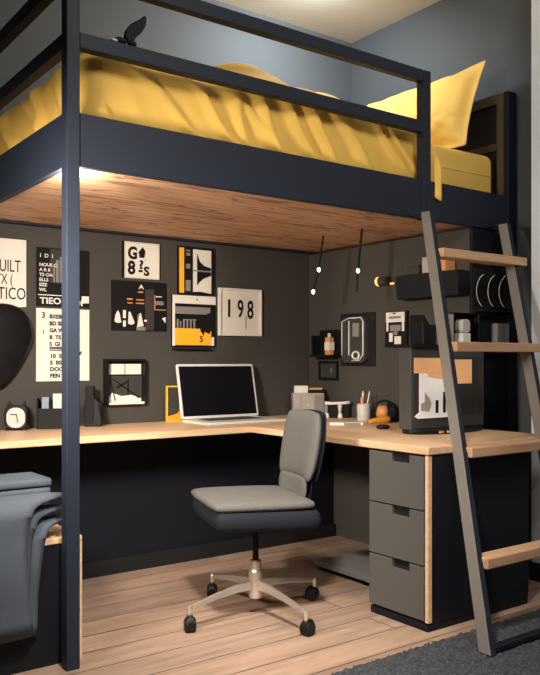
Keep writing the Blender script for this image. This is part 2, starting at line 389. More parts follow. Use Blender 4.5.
# pillow leaning on the headboard
def pillow():
    Wd, Hh, n, m = 0.94, 0.52, 36, 24
    mb = MB(); fl = 0.028
    for sgn in (1, -1):
        vs = []
        for i in range(n + 1):
            for j in range(m + 1):
                u, v = 2 * i / n - 1, 2 * j / m - 1
                eu = max(0, 1 - (abs(u) / 0.94) ** 2.4); ev = max(0, 1 - (abs(v) / 0.9) ** 2.4)
                th = 0.125 * (eu * ev) ** 0.55 if eu > 0 and ev > 0 else 0
                pin = 1 - 0.06 * (1 - abs(v)) * 0 - 0.07 * (u * u) * (1 - v * v) * 0 
                x = u * Wd / 2 * (1 - 0.05 * (1 - v * v) * 1.0); z = v * Hh / 2 * (1 - 0.09 * (1 - u * u))
                wr = 0.012 * noise.noise(Vector((u * 3 + v * 4, v * 2.2 - u, 3 + sgn))) * (1 if th > 0.01 else 0.3) + 0.010 * noise.noise(Vector((u * 9 - v * 5, v * 6, 1)))* min(1, th * 12)
                vs.append((x, sgn * (th + 0.004 + wr), z + 0.01 * noise.noise(Vector((u * 3, v * 2, 9)))))
        mb.add(vs, [(i * (m + 1) + j, (i + 1) * (m + 1) + j, (i + 1) * (m + 1) + j + 1, i * (m + 1) + j + 1) for i in range(n) for j in range(m)])
    # close rim
    N = (n + 1) * (m + 1)
    rim = [i * (m + 1) for i in range(n + 1)] + [n * (m + 1) + j for j in range(1, m + 1)] + [i * (m + 1) + m for i in range(n - 1, -1, -1)] + [j for j in range(m - 1, 0, -1)]
    for k in range(len(rim)):
        a, b = rim[k], rim[(k + 1) % len(rim)]; mb.f.append((a, b, b + N, a + N))
    o = mb.build('pillow', M['yellow2'], smooth=True, sub=1)
    o.rotation_euler = (math.radians(-19), 0, math.radians(-90)); o.location = (3.385, 3.225, 2.48)
    return tag(o, 'plump yellow pillow propped against the headboard', 'pillow')
pillow()

# clip lamp on the middle guard rail
q = on_y(118, 38, BY + 0.02)
cl = T('clip_lamp', 'small black clip lamp with a leaf-shaped head on the middle guard rail', 'lamp', (q[0], BY + 0.022, 2.271))
MB().ell((0.01, 0, 0.013), (0.026, 0.018, 0.0125)).ell((0.058, 0, 0.012), (0.018, 0.016, 0.012)).build('clip_base', M['black_soft'], cl, smooth=True)
MB().ell((-0.017, -0.004, 0.0065), (0.016, 0.012, 0.006)).build('clip_tip', M['white'], cl, smooth=True)
pts = [(0.042, 0.012), (0.026, 0.030), (0.030, 0.055), (0.052, 0.085), (0.088, 0.112), (0.108, 0.130), (0.116, 0.122), (0.112, 0.092), (0.095, 0.062), (0.070, 0.036), (0.060, 0.012)]
MB().prism(pts, -0.011, 0.011).build('lamp_head', M['black_soft'], cl, bevel=0.006, seg=3, smooth=True)

# ------------------------------------------------------------------ ladder
lad = T('ladder', 'grey ladder with light wooden rungs leaning on the loft bed', 'ladder', (2.43, 1.9, 0))
def lpart(mb, name, m, **k):
    mb.v = [(x - 2.43, y - 1.9, z) for x, y, z in mb.v]; return mb.build(name, m, lad, **k)
LT, LB = Vector((2.80, 2.572, 1.80)), Vector((2.375, 1.885, 0.013))
RTp, RB = Vector((3.375, 2.572, 1.80)), Vector((2.94, 1.885, 0.013))
for p1, p0 in ((LT, LB), (RTp, RB)):
    st = lpart(MB().bar(p0, p1, (0.013, 0, 0), (0, 0.028, 0)), 'stile', M['ladder'], bevel=0.003)
    dy = Vector((0, -0.0295, 0)); lpart(MB().bar(p0 + dy, p1 + dy, (0.0125, 0, 0), (0, 0.0014, 0)), 'edge_strip', M['navy'])['label'] = 'dark navy front edge'
    lpart(MB().box(p1.x - 0.012, p1.x + 0.012, p1.y + 0.02, BY + 0.0035, 1.7935, 1.806), 'hook', M['navy'], bevel=0.002)
for zc in (0.317, 0.722, 1.158, 1.592):
    f = (zc - 0.013) / (1.80 - 0.013); a = LB.lerp(LT, f); b = RB.lerp(RTp, f)
    lpart(MB().box(a.x + 0.012, b.x + 0.06, a.y - 0.055, a.y + 0.027, zc - 0.021, zc + 0.021), 'rung', M['rung'], bevel=0.004)
lpart(MB().box(LB.x + 0.014, RB.x - 0.014, LB.y - 0.02, LB.y + 0.02, 0.014, 0.034), 'foot_bar', M['navy_dark'], bevel=0.003)

# ------------------------------------------------------------------ desk
desk = T('corner_desk', 'L-shaped corner desk with a pale wood worktop and dark navy panels', 'desk', (DX, DYE, 0))
def dpart(mb, name, m, par=desk, **k):
    mb.v = [(x - DX, y - DYE, z) for x, y, z in mb.v]; return mb.build(name, m, par, **k)
dt = 0.032
dpart(MB().box(0.5, DX + 0.0, DYB, YB - 0.002, DZ - dt, DZ), 'worktop_back', M['desk'], bevel=0.004)
dpart(MB().box(DX, XL - 0.002, DYE, YB - 0.002, DZ - dt, DZ), 'worktop_side', M['desk_side'], bevel=0.004)
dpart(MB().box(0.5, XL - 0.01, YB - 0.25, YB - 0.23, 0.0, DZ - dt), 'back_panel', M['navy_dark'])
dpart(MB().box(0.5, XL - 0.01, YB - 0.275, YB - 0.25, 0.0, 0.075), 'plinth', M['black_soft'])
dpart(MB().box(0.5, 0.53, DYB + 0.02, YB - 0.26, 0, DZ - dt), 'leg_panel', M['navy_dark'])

# drawer unit under the side arm (front faces -X)
PX, PY0, PY1 = DX + 0.006, DYE + 0.006, DYE + 0.352
ped = T('drawer_unit', 'three-drawer grey pedestal under the desk end beside the ladder', 'drawers', (PX, PY0, 0))
def ppart(mb, name, m, par=ped, **k):
    mb.v = [(x - PX, y - PY0, z) for x, y, z in mb.v]; return mb.build(name, m, par, **k)
ztop = DZ - dt - 0.003
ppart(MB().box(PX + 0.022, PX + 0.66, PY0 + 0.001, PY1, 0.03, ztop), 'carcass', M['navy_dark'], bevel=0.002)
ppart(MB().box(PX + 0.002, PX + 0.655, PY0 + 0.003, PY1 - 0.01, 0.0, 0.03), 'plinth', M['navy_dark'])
ppart(MB().box(PX - 0.001, PX + 0.022, PY0, PY0 + 0.018, 0.036, ztop), 'wooden_edge', M['desk'], bevel=0.002)['label'] = 'pale wooden front edge'
dh = (ztop - 0.04) / 3
for k in range(3):
    z0 = 0.04 + dh * k; z1 = z0 + dh - 0.006; y0, y1 = PY0 + 0.026, PY1 - 0.002; yc = (y0 + y1) / 2 - 0.03; hw = 0.05; nh = 0.036
    pts = [(y0, z0), (y1, z0), (y1, z1), (yc + hw, z1), (yc + hw, z1 - nh), (yc - hw, z1 - nh), (yc - hw, z1), (y0, z1)]
    d = ppart(MB().prism(pts, PX, PX + 0.018, 'yz'), 'drawer', M['drawer'], bevel=0.0015)
    ppart(MB().box(PX + 0.0185, PX + 0.0215, yc - hw - 0.004, yc + hw + 0.004, z1 - nh - 0.004, z1), 'handle_cutout', M['black_soft'], par=d)

# low grey footrest slab under the desk
q = on_z(352, 565, 0.04)
fr = T('footrest', 'low light grey board lying on the floor under the desk, beyond the drawers', 'footrest', (2.74, 3.0, 0))
MB().box(-0.10, 0.30, -0.30, 0.22, 0.022, 0.048).build('top_board', M['grey'], fr, bevel=0.003)
MB().box(-0.06, 0.26, -0.27, 0.19, 0.0, 0.022).build('base', M['black_soft'], fr)

# ------------------------------------------------------------------ office chair
chair = T('office_chair', 'grey upholstered swivel chair on a chrome four-star base with casters', 'chair', (1.965, 2.79, 0))
legrot = 0.03
for k in range(4):
    a = legrot + k * PI / 2; d = Vector((math.cos(a), math.sin(a), 0)); n = Vector((-d.y, d.x, 0))
    e = d * 0.335
    lg = MB(); 
    st = [(0.018, 0.135, 0.013, 0.020), (0.10, 0.131, 0.012, 0.016), (0.20, 0.118, 0.010, 0.012), (0.325, 0.096, 0.009, 0.009)]
    vs = []
    for rr, z, w, h in st:
        p = d * rr
        vs += [p - n * w + Vector((0, 0, z - h)), p + n * w + Vector((0, 0, z - h)), p + n * w * 0.75 + Vector((0, 0, z + h)), p - n * w * 0.75 + Vector((0, 0, z + h))]
    fs = [(3, 2, 1, 0), (12, 13, 14, 15)] + [(4 * i + k2, 4 * i + (k2 + 1) % 4, 4 * i + 4 + (k2 + 1) % 4, 4 * i + 4 + k2) for i in range(3) for k2 in range(4)]
    lg.add(vs, fs); lg.cyl(e + Vector((0, 0, 0.104)), e + Vector((0, 0, 0.050)), 0.009, 0.008, 12)
    lo = lg.build('leg', M['steel'], chair, bevel=0.003)
    ca = a + [0.5, 0.9, -0.4, 0.2][k]; w = Vector((math.cos(ca), math.sin(ca), 0)); c = e + Vector((-w.y, w.x, 0)) * 0.010
    cm = MB()
    cm.tube([c - w * 0.023 + Vector((0, 0, 0.029)), c - w * 0.019 + Vector((0, 0, 0.029)), c + w * 0.019 + Vector((0, 0, 0.029)), c + w * 0.023 + Vector((0, 0, 0.029))], [0.022, 0.029, 0.029, 0.022], 20)
    cm.tube([c - w * 0.012 + Vector((0, 0, 0.036)), c + w * 0.012 + Vector((0, 0, 0.036))], [0.031, 0.031], 20)
    cm.build('caster', M['black'], lo, bevel=0.002)
MB().lathe([(0.026, 0.075), (0.030, 0.08), (0.030, 0.19), (0.024, 0.20), (0.024, 0.235), (0.020, 0.24)], n=20).build('hub', M['steel'], chair, smooth=False)
MB().cyl((0, 0, 0.23), (0, 0, 0.43), 0.013, None, 16).build('gas_column', M['black'], chair)
# upper part turned to the left
up_rot = math.radians(163)
def cpart(mb, name, m, par=chair, **k):
    c, s_ = math.cos(up_rot), math.sin(up_rot)
    mb.v = [(x * c - y * s_, x * s_ + y * c, z) for x, y, z in mb.v]; return mb.build(name, m, par, **k)
def cushion(x0, x1, y0, y1, z0, z1, tilt, crown, drop=0.018, n=14):
    mb = MB()
    for top in (1, 0):
        vs = []
        for i in range(n + 1):
            for j in range(n + 1):
                u, v = 2 * i / n - 1, 2 * j / n - 1
                sx = 1 - 0.035 * v ** 4; sy = 1 - 0.05 * u ** 4
                x = (x0 + x1) / 2 + (x1 - x0) / 2 * u * sx; y = (y0 + y1) / 2 + (y1 - y0) / 2 * v * sy
                e = max(abs(u), abs(v)); z = (z1 if top else z0) + tilt * u
                z += (crown * (1 - u * u) * (1 - v * v)) * (1 if top else -0.4)
                z -= (drop if top else -drop) * e ** 8
                vs.append((x, y, z))
        mb.add(vs, [(i * (n + 1) + j, (i + 1) * (n + 1) + j, (i + 1) * (n + 1) + j + 1, i * (n + 1) + j + 1) for i in range(n) for j in range(n)])
    N = (n + 1) ** 2
    rim = [i * (n + 1) for i in range(n + 1)] + [n * (n + 1) + j for j in range(1, n + 1)] + [i * (n + 1) + n for i in range(n - 1, -1, -1)] + [j for j in range(n - 1, 0, -1)]
    for k in range(len(rim)):
        a, b = rim[k], rim[(k + 1) % len(rim)]; mb.f.append((a, b, b + N, a + N))
    return mb
cpart(cushion(-0.20, 0.245, -0.235, 0.235, 0.480, 0.528, 0.004, 0.010, 0.010), 'seat', M['fabric'], smooth=True, sub=1)
cpart(cushion(-0.225, 0.238, -0.238, 0.238, 0.398, 0.494, 0.010, 0.004, 0.012), 'seat_shell', M['fabric_dark'], smooth=True, sub=1)['label'] = 'dark navy seat shell'
def backpad(z0, z1, w, th, xf, bulge):
    mb = MB(); n, m = 12, 14
    for side in (1, 0):
        vs = []
        for i in range(n + 1):
            for j in range(m + 1):
                u, v = 2 * i / n - 1, j / m
                z = z0 + (z1 - z0) * v; cv = 2 * v - 1
                ww = w / 2 * (1 - 0.10 * abs(cv) ** 4) * (0.93 + 0.07 * math.sin(PI * v))
                x = xf(z) + (0 if side else -th) - 0.018 * (0 if not side else (max(abs(u), abs(cv)) ** 8)) + 0.018 * (0 if side else (max(abs(u), abs(cv)) ** 8))
                x += 0.02 * u * u + (bulge * (1 - u * u) * (1 - cv * cv) if side else -bulge * (1 - cv * cv) * (1 - u * u))
                vs.append((x, u * ww, z + (0.008 * (1 - u * u) if v > 0.5 else 0)))
        mb.add(vs, [(i * (m + 1) + j, (i + 1) * (m + 1) + j, (i + 1) * (m + 1) + j + 1, i * (m + 1) + j + 1) for i in range(n) for j in range(m)])
    N = (n + 1) * (m + 1)
    rim = [i * (m + 1) for i in range(n + 1)] + [n * (m + 1) + j for j in range(1, m + 1)] + [i * (m + 1) + m for i in range(n - 1, -1, -1)] + [j for j in range(m - 1, 0, -1)]
    for k in range(len(rim)):
        a, b = rim[k], rim[(k + 1) % len(rim)]; mb.f.append((a, b, b + N, a + N))
    return mb
xf = lambda z: -0.165 - 0.20 * (z - 0.55) + 0.10 * max(0, z - 0.55) ** 2
cpart(backpad(0.585, 0.872, 0.41, 0.05, xf, 0.010), 'backrest', M['fabric'], smooth=True, sub=1)
cpart(backpad(0.580, 0.872, 0.385, 0.022, lambda z: xf(z) - 0.05, 0.016), 'back_shell', M['fabric_dark'], smooth=True, sub=1)['label'] = 'dark navy back shell'
cpart(backpad(0.505, 0.600, 0.34, 0.03, lambda z: -0.172 - 0.1 * (z - 0.55), 0.0), 'lumbar_panel', M['fabric'], smooth=True, sub=1)
cpart(backpad(0.44, 0.64, 0.30, 0.02, lambda z: -0.208 - 0.12 * (z - 0.55), 0.0), 'back_bracket', M['fabric_dark'], smooth=True, sub=1)
cpart(MB().box(-0.08, 0.10, -0.07, 0.07, 0.405, 0.428), 'seat_plate', M['black'], bevel=0.004)

# ------------------------------------------------------------------ rug
def rug():
    x0, x1, y0, y1 = 1.30, 3.36, 0.7, 2.10
    nx, ny = 230, 150; mb = MB(); vs = []
    for i in range(nx + 1):
        for j in range(ny + 1):
            x, y = x0 + (x1 - x0) * i / nx, y0 + (y1 - y0) * j / ny
            e = min(i, nx - i, j, ny - j); h = 0.0 if e == 0 else 0.005 + 0.008 * random.random() ** 1.4
            vs.append((x + random.uniform(-.003, .003), y + random.uniform(-.003, .003) - (0.004 * random.random() if j == ny else 0), h + 0.0015))
    mb.add(vs, [(i * (ny + 1) + j, (i + 1) * (ny + 1) + j, (i + 1) * (ny + 1) + j + 1, i * (ny + 1) + j + 1) for i in range(nx) for j in range(ny)])
    mb.box(x0 + .004, x1 - .004, y0 + .004, y1 - .004, 0.0003, 0.004)
    return tag(mb.build('rug', M['rug']), 'shaggy charcoal rug on the floor at the foot of the ladder', 'rug')
rug()

# ------------------------------------------------------------------ wall pictures
WT = 0.0012
class Pic:
    def __init__(s, name, label, cat, x0, x1, yt, yb, wall='back', group=None, thick=0.004):
        if wall == 'back':
            a = on_y(x0, (yt + yb) / 2, YB); b = on_y(x1, (yt + yb) / 2, YB); s.w = b[0] - a[0]
            zt = on_y((x0 + x1) / 2, yt, YB)[2]; zb = on_y((x0 + x1) / 2, yb, YB)[2]
            s.o = T(name, label, cat, ((a[0] + b[0]) / 2, YB - 0.001, zb), 0, group)
        else:
            a = on_x(x0, (yt + yb) / 2, XL); b = on_x(x1, (yt + yb) / 2, XL); s.w = a[1] - b[1]
            zt = on_x((x0 + x1) / 2, yt, XL)[2]; zb = on_x((x0 + x1) / 2, yb, XL)[2]
            s.o = T(name, label, cat, (XL - 0.001, (a[1] + b[1]) / 2, zb), -PI / 2, group)
        s.h = zt - zb; s.t = thick
    def X(s, u): return -s.w / 2 + u * s.w
    def Z(s, v): return s.h * (1 - v)
    def R(s, mb, u0, v0, u1, v1, lay=1, t=WT):
        y = -s.t - max(lay, 0.5) * WT
        mb.box(s.X(u0), s.X(u1), y, y + t * 0.98, s.Z(v1), s.Z(v0)); return mb
    def poly(s, mb, pts, lay=1):
        y = -s.t - max(lay, 0.5) * WT
        return mb.prism([(s.X(u), s.Z(v)) for u, v in pts], y, y + WT * 0.98)
    def sheet(s, m, name='sheet', inset=0.0):
        return MB().box(-s.w / 2 + inset, s.w / 2 - inset, -s.t, 0, inset, s.h - inset).build(name, m, s.o)
    def frame(s, m, wd, d, name='frame'):
        return MB().frame(-s.w / 2, s.w / 2, 0, s.h, wd, -d, 0).build(name, m, s.o, bevel=0.0015)
    def txt(s, mb, string, u, v, size, sx=1.0, bold=0.0, lay=1, rot=0.0, align='LEFT'):
        return mb.text(string, size * s.h, s.X(u), s.Z(v), -s.t - lay * WT + 0.0006, sx, bold, align, rot)
    def b(s, mb, name, m, par=None, label=None):
        o = mb.build(name, m, par or s.o)
        if label: o['label'] = label
        return o

# 1 white lettered sheet beside the window side of the wall
p = Pic('poster', 'white paper poster with large black capital lettering above the black bag', 'poster', -26, 26, 238, 304, thick=0.002)
n = 10; mb = MB()
pts = [(p.X(i / n), p.Z(0)) for i in range(n + 1)] + [(p.X(1 - i / n), p.Z(1.0) + 0.012 * math.sin((1 - i / n) * 5 + .4)) for i in range(n + 1)]
mb.prism(pts, -p.t, 0).build('sheet', M['white'], p.o)
mb = MB()
p.txt(mb, 'QUILT', 0.30, 0.50, 0.26, 0.62, 0.0002)
p.txt(mb, 'TX (', 0.40, 0.69, 0.22, 0.62, 0.0002); p.txt(mb, 'TICO', 0.44, 0.92, 0.26, 0.7, 0.0002)
p.b(mb, 'lettering', M['ink'])

# 2 dark poster with white text
p = Pic('poster', 'black poster with rows of small white print above the white list poster', 'poster', 36, 89, 249, 307, thick=0.003)
p.sheet(M['ink'])
mb = MB(); p.R(mb, 0.25, 0.02, 0.62, 0.60, 1); p.b(mb, 'printed_photo', M['darkgrey'])
mb = MB(); p.R(mb, 0.36, 0.2, 0.41, 0.58, 2); p.R(mb, 0.43, 0.14, 0.48, 0.58, 2); p.R(mb, 0.31, 0.3, 0.34, 0.58, 2); p.b(mb, 'printed_columns', M['grey'])
mb = MB()
p.txt(mb, 'I  D  I', 0.06, 0.17, 0.09, 1.1, 0.0004, 3)
for k, t_ in enumerate(('NOUS C', 'A R II', 'TS OA', 'ELLS', 'EZE', 'WL')): p.txt(mb, t_, 0.05, 0.32 + 0.085 * k, 0.075, 1.1, 0.0006, 3)
p.txt(mb, 'TIEO', 0.06, 0.955, 0.15, 1.15, 0.001, 3); p.R(mb, 0.03, 0.80, 0.48, 0.815, 2); p.R(mb, 0.85, 0.80, 0.99, 0.92, 2); p.txt(mb, 'OF', 0.70, 0.97, 0.15, 1, 0.001, 3)
p.b(mb, 'lettering', M['white'])

# 3 white list poster
p = Pic('poster', 'white list poster with rows of small black print behind the bed post', 'poster', 36, 89, 309, 381, thick=0.003)
p.sheet(M['white'])
mb = MB(); p.txt(mb, '3', 0.10, 0.13, 0.11, 0.9, 0.0008); p.txt(mb, '1', 0.11, 0.35, 0.08, 0.9, 0.0008)
for k, t_ in enumerate(('BXEIM B', 'BD SD', 'GA WA', 'B  TS', 'S  GI')): p.txt(mb, t_, 0.24, 0.135 + 0.095 * k, 0.075, 1.0, 0.0012)
p.R(mb, 0.24, 0.53, 0.62, 0.555); p.R(mb, 0.24, 0.565, 0.62, 0.58); p.txt(mb, '1 F', 0.74, 0.64, 0.07, 1, 0.001)
for k, t_ in enumerate(('10  S', 'S  BS', 'DOODS', 'FEN I')): p.txt(mb, t_, 0.25, 0.68 + 0.09 * k, 0.075, 1.1, 0.0012)
p.b(mb, 'lettering', M['ink'])

# 4 rounded black bag on the wall
a = on_y(9, 392, YB)
bag = T('hanging_bag', 'glossy black rounded bag hanging on the wall under the lettered white poster', 'bag', (a[0], YB - 0.002, a[2]))
sc_ = 4.3 / FPX * 1.12
outl = [(-10, 90), (4, 88), (12, 82), (18, 70), (20, 58), (18, 46), (12, 32), (4, 16), (-4, 4), (-14, 0), (-24, 6), (-32, 22), (-36, 44), (-34, 66), (-26, 82)]
n = len(outl); cxm = sum(x for x, z in outl) / n; czm = sum(z for x, z in outl) / n
vs = []; fs = []; lv = [(1.0, 0.0), (1.0, -0.02), (0.93, -0.035), (0.75, -0.05), (0.45, -0.06), (0.12, -0.063)]
for s_, y in lv: vs += [((cxm + (x - cxm) * s_) * sc_, y, (czm + (z - czm) * s_) * 4.0 / FPX) for x, z in outl]
for i in range(len(lv) - 1): fs += [(i * n + k, i * n + (k + 1) % n, (i + 1) * n + (k + 1) % n, (i + 1) * n + k) for k in range(n)]
fs += [tuple(range(n)), tuple(range((len(lv) - 1) * n, len(lv) * n))]
MB().add(vs, fs).build('bag_body', M['black'], bag, smooth=True, sub=2)
MB().tube([(cxm * sc_ - 0.05, -0.02, 0.385), (cxm * sc_ - 0.02, -0.02, 0.425), (cxm * sc_ + 0.02, -0.02, 0.425), (cxm * sc_ + 0.05, -0.02, 0.385)], 0.006, 8).build('strap', M['black_soft'], bag, smooth=True)

# 5 small white framed print with chunky symbols
p = Pic('framed_print', 'small white framed print with chunky black symbols near the bed underside', 'picture', 123, 158, 243, 279, thick=0.014)
p.sheet(M['white'], 'backing', 0.004); p.frame(M['cream'], 0.008, 0.018)
mb = MB(); mb.box(-p.w / 2 - 0.008, -p.w / 2, -0.017, 0, 0, p.h); p.b(mb, 'frame_edge', M['black'])
mb = MB(); p.txt(mb, 'G', 0.10, 0.46, 0.46, 0.85, 0.004); p.txt(mb, '8', 0.10, 0.88, 0.50, 0.9, 0.004)
p.poly(mb, [(.42, .42), (.42, .30), (.38, .30), (.52, .12), (.60, .24), (.56, .42)]); p.txt(mb, '?', 0.42, 0.72, 0.32, 1.2, 0.003); p.txt(mb, 'S', 0.55, 0.90, 0.34, 1.1, 0.003); p.R(mb, .40, .76, .52, .82)
p.b(mb, 'lettering', M['ink'])
mb = MB(); mb.frame(p.X(.58), p.X(.94), p.Z(.86), p.Z(.14), 0.003, -p.t - 0.001, -p.t); p.b(mb, 'printed_outline', M['cream'])

# 6 black poster with white sail shapes
p = Pic('poster', 'wide black poster with white pointed shapes and small brown bars', 'poster', 111, 166, 281.5, 331, thick=0.006)
p.sheet(M['ink'])
mb = MB()
p.poly(mb, [(.05, .82), (.07, .68), (.11, .60), (.14, .66), (.17, .84), (.10, .85)]); p.R(mb, .20, .59, .25, .75); p.R(mb, .20, .80, .25, .92)
p.poly(mb, [(.29, .86), (.30, .62), (.33, .62), (.41, .84), (.36, .88)]); p.poly(mb, [(.45, .92), (.50, .64), (.52, .64), (.57, .90)])
p.R(mb, .58, .77, .63, .81); p.txt(mb, 'A', 0.485, 0.15, 0.12, 1.3, 0.001); p.poly(mb, [(.91, .73), (.98, .70), (.98, .83)])
p.R(mb, .80, .28, .91, .30); p.b(mb, 'white_shapes', M['white'])
mb = MB(); p.R(mb, .47, .20, .56, .23); p.R(mb, .44, .36, .58, .385); p.R(mb, .43, .43, .58, .455); p.R(mb, .27, .35, .37, .38); p.R(mb, .28, .43, .37, .455); p.R(mb, .77, .55, .99, .565); p.R(mb, .77, .26, .785, .56)
p.b(mb, 'brown_bars', M['tan'])
mb = MB(); p.R(mb, .44, .92, .60, .99); p.R(mb, .79, .38, .94, .46); p.R(mb, .46, .66, .48, .9, 0); p.b(mb, 'grey_shapes', M['grey'])
mb = MB(); p.R(mb, .60, .15, .76, .98, 0); p.b(mb, 'dark_panel', M['darkgrey'])

# 7 black yellow white abstract
p = Pic('framed_print', 'black framed print with a yellow stripe and a black bow-tie shape', 'picture', 177, 213, 247.5, 295, thick=0.010)
p.sheet(M['ink']); p.frame(M['black'], 0.004, 0.016)
mb = MB(); p.R(mb, .03, .03, .165, .97); p.b(mb, 'yellow_stripe', M['yellow_ink'])
mb = MB(); p.R(mb, .41, .05, .92, .965); p.b(mb, 'white_panel', M['white'])
mb = MB(); p.poly(mb, [(.52, .13), (.60, .30), (.72, .38), (.91, .42), (.91, .58), (.72, .64), (.60, .72), (.52, .80)], 2); p.poly(mb, [(.41, .94), (.62, .93), (.92, .965), (.92, .985), (.41, .985)], 2); p.b(mb, 'bow_tie_shape', M['ink'])
mb = MB(); p.R(mb, .41, .48, .92, .51, 3); p.R(mb, .22, .07, .33, .10); p.R(mb, .22, .13, .33, .19); p.R(mb, .22, .36, .33, .46); p.R(mb, .21, .70, .34, .93); p.b(mb, 'grey_blocks', M['grey'])

# 8 white and yellow framed print
p = Pic('framed_print', 'yellow and white framed print with a grey photo strip, hung beside the numbered calendar', 'picture', 171, 214, 296, 347, thick=0.014)
p.sheet(M['black']); mb = MB(); p.R(mb, .0, .0, 1.0, .16, 3); p.R(mb, .0, .16, .06, .98, 1); p.R(mb, .85, .80, .97, .97, 0); p.b(mb, 'white_band', M['white'])
mb = MB(); p.R(mb, .06, .64, .90, .965, 1); p.b(mb, 'yellow_field', M['yellow_ink'])
mb = MB(); p.R(mb, .06, .22, .88, .36, 1); p.R(mb, .10, .46, .14, .64, 1); p.R(mb, .17, .50, .20, .64, 1)
for k in range(4): p.R(mb, .24 + k * .08, .48, .28 + k * .08, .64, 1)
p.R(mb, .24, .46, .56, .48, 1); p.b(mb, 'grey_photo', M['grey'])
mb = MB(); p.poly(mb, [(.62, .42), (.97, .28), (.97, .70), (.88, .68), (.86, .74), (.74, .70), (.72, .78), (.64, .68)], 2); p.txt(mb, '5', 0.62, 0.90, 0.17, 1.0, 0.001, 2); p.R(mb, .55, .05, .57, .09, 4); p.b(mb, 'black_marks', M['ink'])
mb = MB(); mb.box(p.X(.02), p.X(.86), -0.035, 0, -0.018, -0.008); p.b(mb, 'ledge_shadow', M['black'])  # solid black strip in place of the dark ledge shadow
p.frame(M['black'], 0.003, 0.0145)

# 9 calendar 198
p = Pic('framed_calendar', 'white framed calendar reading 198 on the wall above the laptop', 'calendar', 217.5, 260, 289, 336, thick=0.012)
p.sheet(M['white'], 'backing', 0.004); p.frame(M['white'], 0.014, 0.022)
mb = MB(); p.txt(mb, 'I', 0.19, 0.60, 0.52, 0.8, 0.003); p.txt(mb, '9', 0.43, 0.60, 0.52, 0.62, 0.003); p.txt(mb, '8', 0.66, 0.62, 0.54, 0.62, 0.003); p.R(mb, .625, .58, .64, .86); p.b(mb, 'lettering', M['ink'])
mb = MB(); p.R(mb, .12, .60, .62, .607, 1); p.R(mb, .655, .60, .9, .607, 1); p.R(mb, .84, .2, .846, .86, 1); p.b(mb, 'printed_lines', M['cream'])

# 10 black box frame
p = Pic('box_frame', 'black box frame holding a small room photo below the wide black poster', 'picture', 103, 142, 359, 404, thick=0.010)
p.sheet(M['black']); 
mb = MB(); mb.box(-p.w / 2, -p.w / 2 + 0.014, -0.045, -0.01, 0, p.h).box(-p.w / 2 + .014, p.w / 2, -0.045, -0.01, p.h - 0.012, p.h).box(p.w / 2 - 0.006, p.w / 2, -0.045, -0.01, 0, p.h - 0.012); p.b(mb, 'frame', M['black'])
mb = MB(); p.R(mb, .07, .11, .52, .34, 1); p.R(mb, .54, .11, .95, .34, 1); mb.box(p.X(.07), p.X(.97), -0.044, -0.01, 0.0, 0.012); p.poly(mb, [(.07, .93), (.20, .74), (.44, .82), (.70, .80), (.95, .88), (.95, .95), (.07, .95)]); p.b(mb, 'white_parts', M['white'])
mb = MB(); p.R(mb, .05, .37, .97, .93, 0); p.b(mb, 'photo_ground', M['darkgrey'])
mb = MB()
for q in ([(.14, .42), (.16, .42), (.30, .92), (.27, .92)], [(.16, .42), (.20, .42), (.92, .86), (.88, .88)], [(.60, .44), (.63, .44), (.62, .80), (.59, .80)], [(.30, .62), (.58, .48), (.60, .52), (.32, .66)]): p.poly(mb, q, 2)
p.b(mb, 'black_lines', M['ink'])

# ------------------------------------------------------------------ things on the desk
def at(px, py): return on_z(px, py, DZ)
def here(px, py, dz=0.0005, my=0.075, mx=0.10):
    a = at(px, py)
    if a[1] > YB - my: a = on_y(px, py, YB - my)
    if a[0] > XL - mx: a = on_x(px, py, XL - mx)
    return (a[0], a[1], DZ + dz)
VIEW = -YAW   # things turned to face the room's open side

# alarm clock
a = here(17, 427); ck = T('alarm_clock', 'small black alarm clock with a white face at the far end of the desk', 'clock', a, VIEW * 0.8)
MB().rrect(-0.056, 0.056, 0.006, 0.124, 0.030, -0.03, 0.03).build('case', M['black'], ck, bevel=0.006)
MB().rrect(-0.045, 0.045, 0.014, 0.114, 0.040, -0.0335, -0.0295).build('face', M['cup'], ck)
mb = MB().bar((-0.026, -0.0355, 0.082), (0.004, -0.0355, 0.080), (0, 0.001, 0), (0, 0, 0.0022)).bar((0.004, -0.0355, 0.082), (0.010, -0.0355, 0.040), (0, 0.001, 0), (0.0022, 0, 0)); mb.build('hands', M['ink'], ck)
for s_ in (-1, 1):
    MB().prism([(s_ * 0.046, 0.118), (s_ * 0.020, 0.123), (s_ * 0.040, 0.146)], -0.012, 0.012).build('bell', M['black'], ck, bevel=0.003)
    MB().box(s_ * 0.044 - 0.008, s_ * 0.044 + 0.008, -0.025, 0.025, 0, 0.010).build('foot', M['black'], ck)

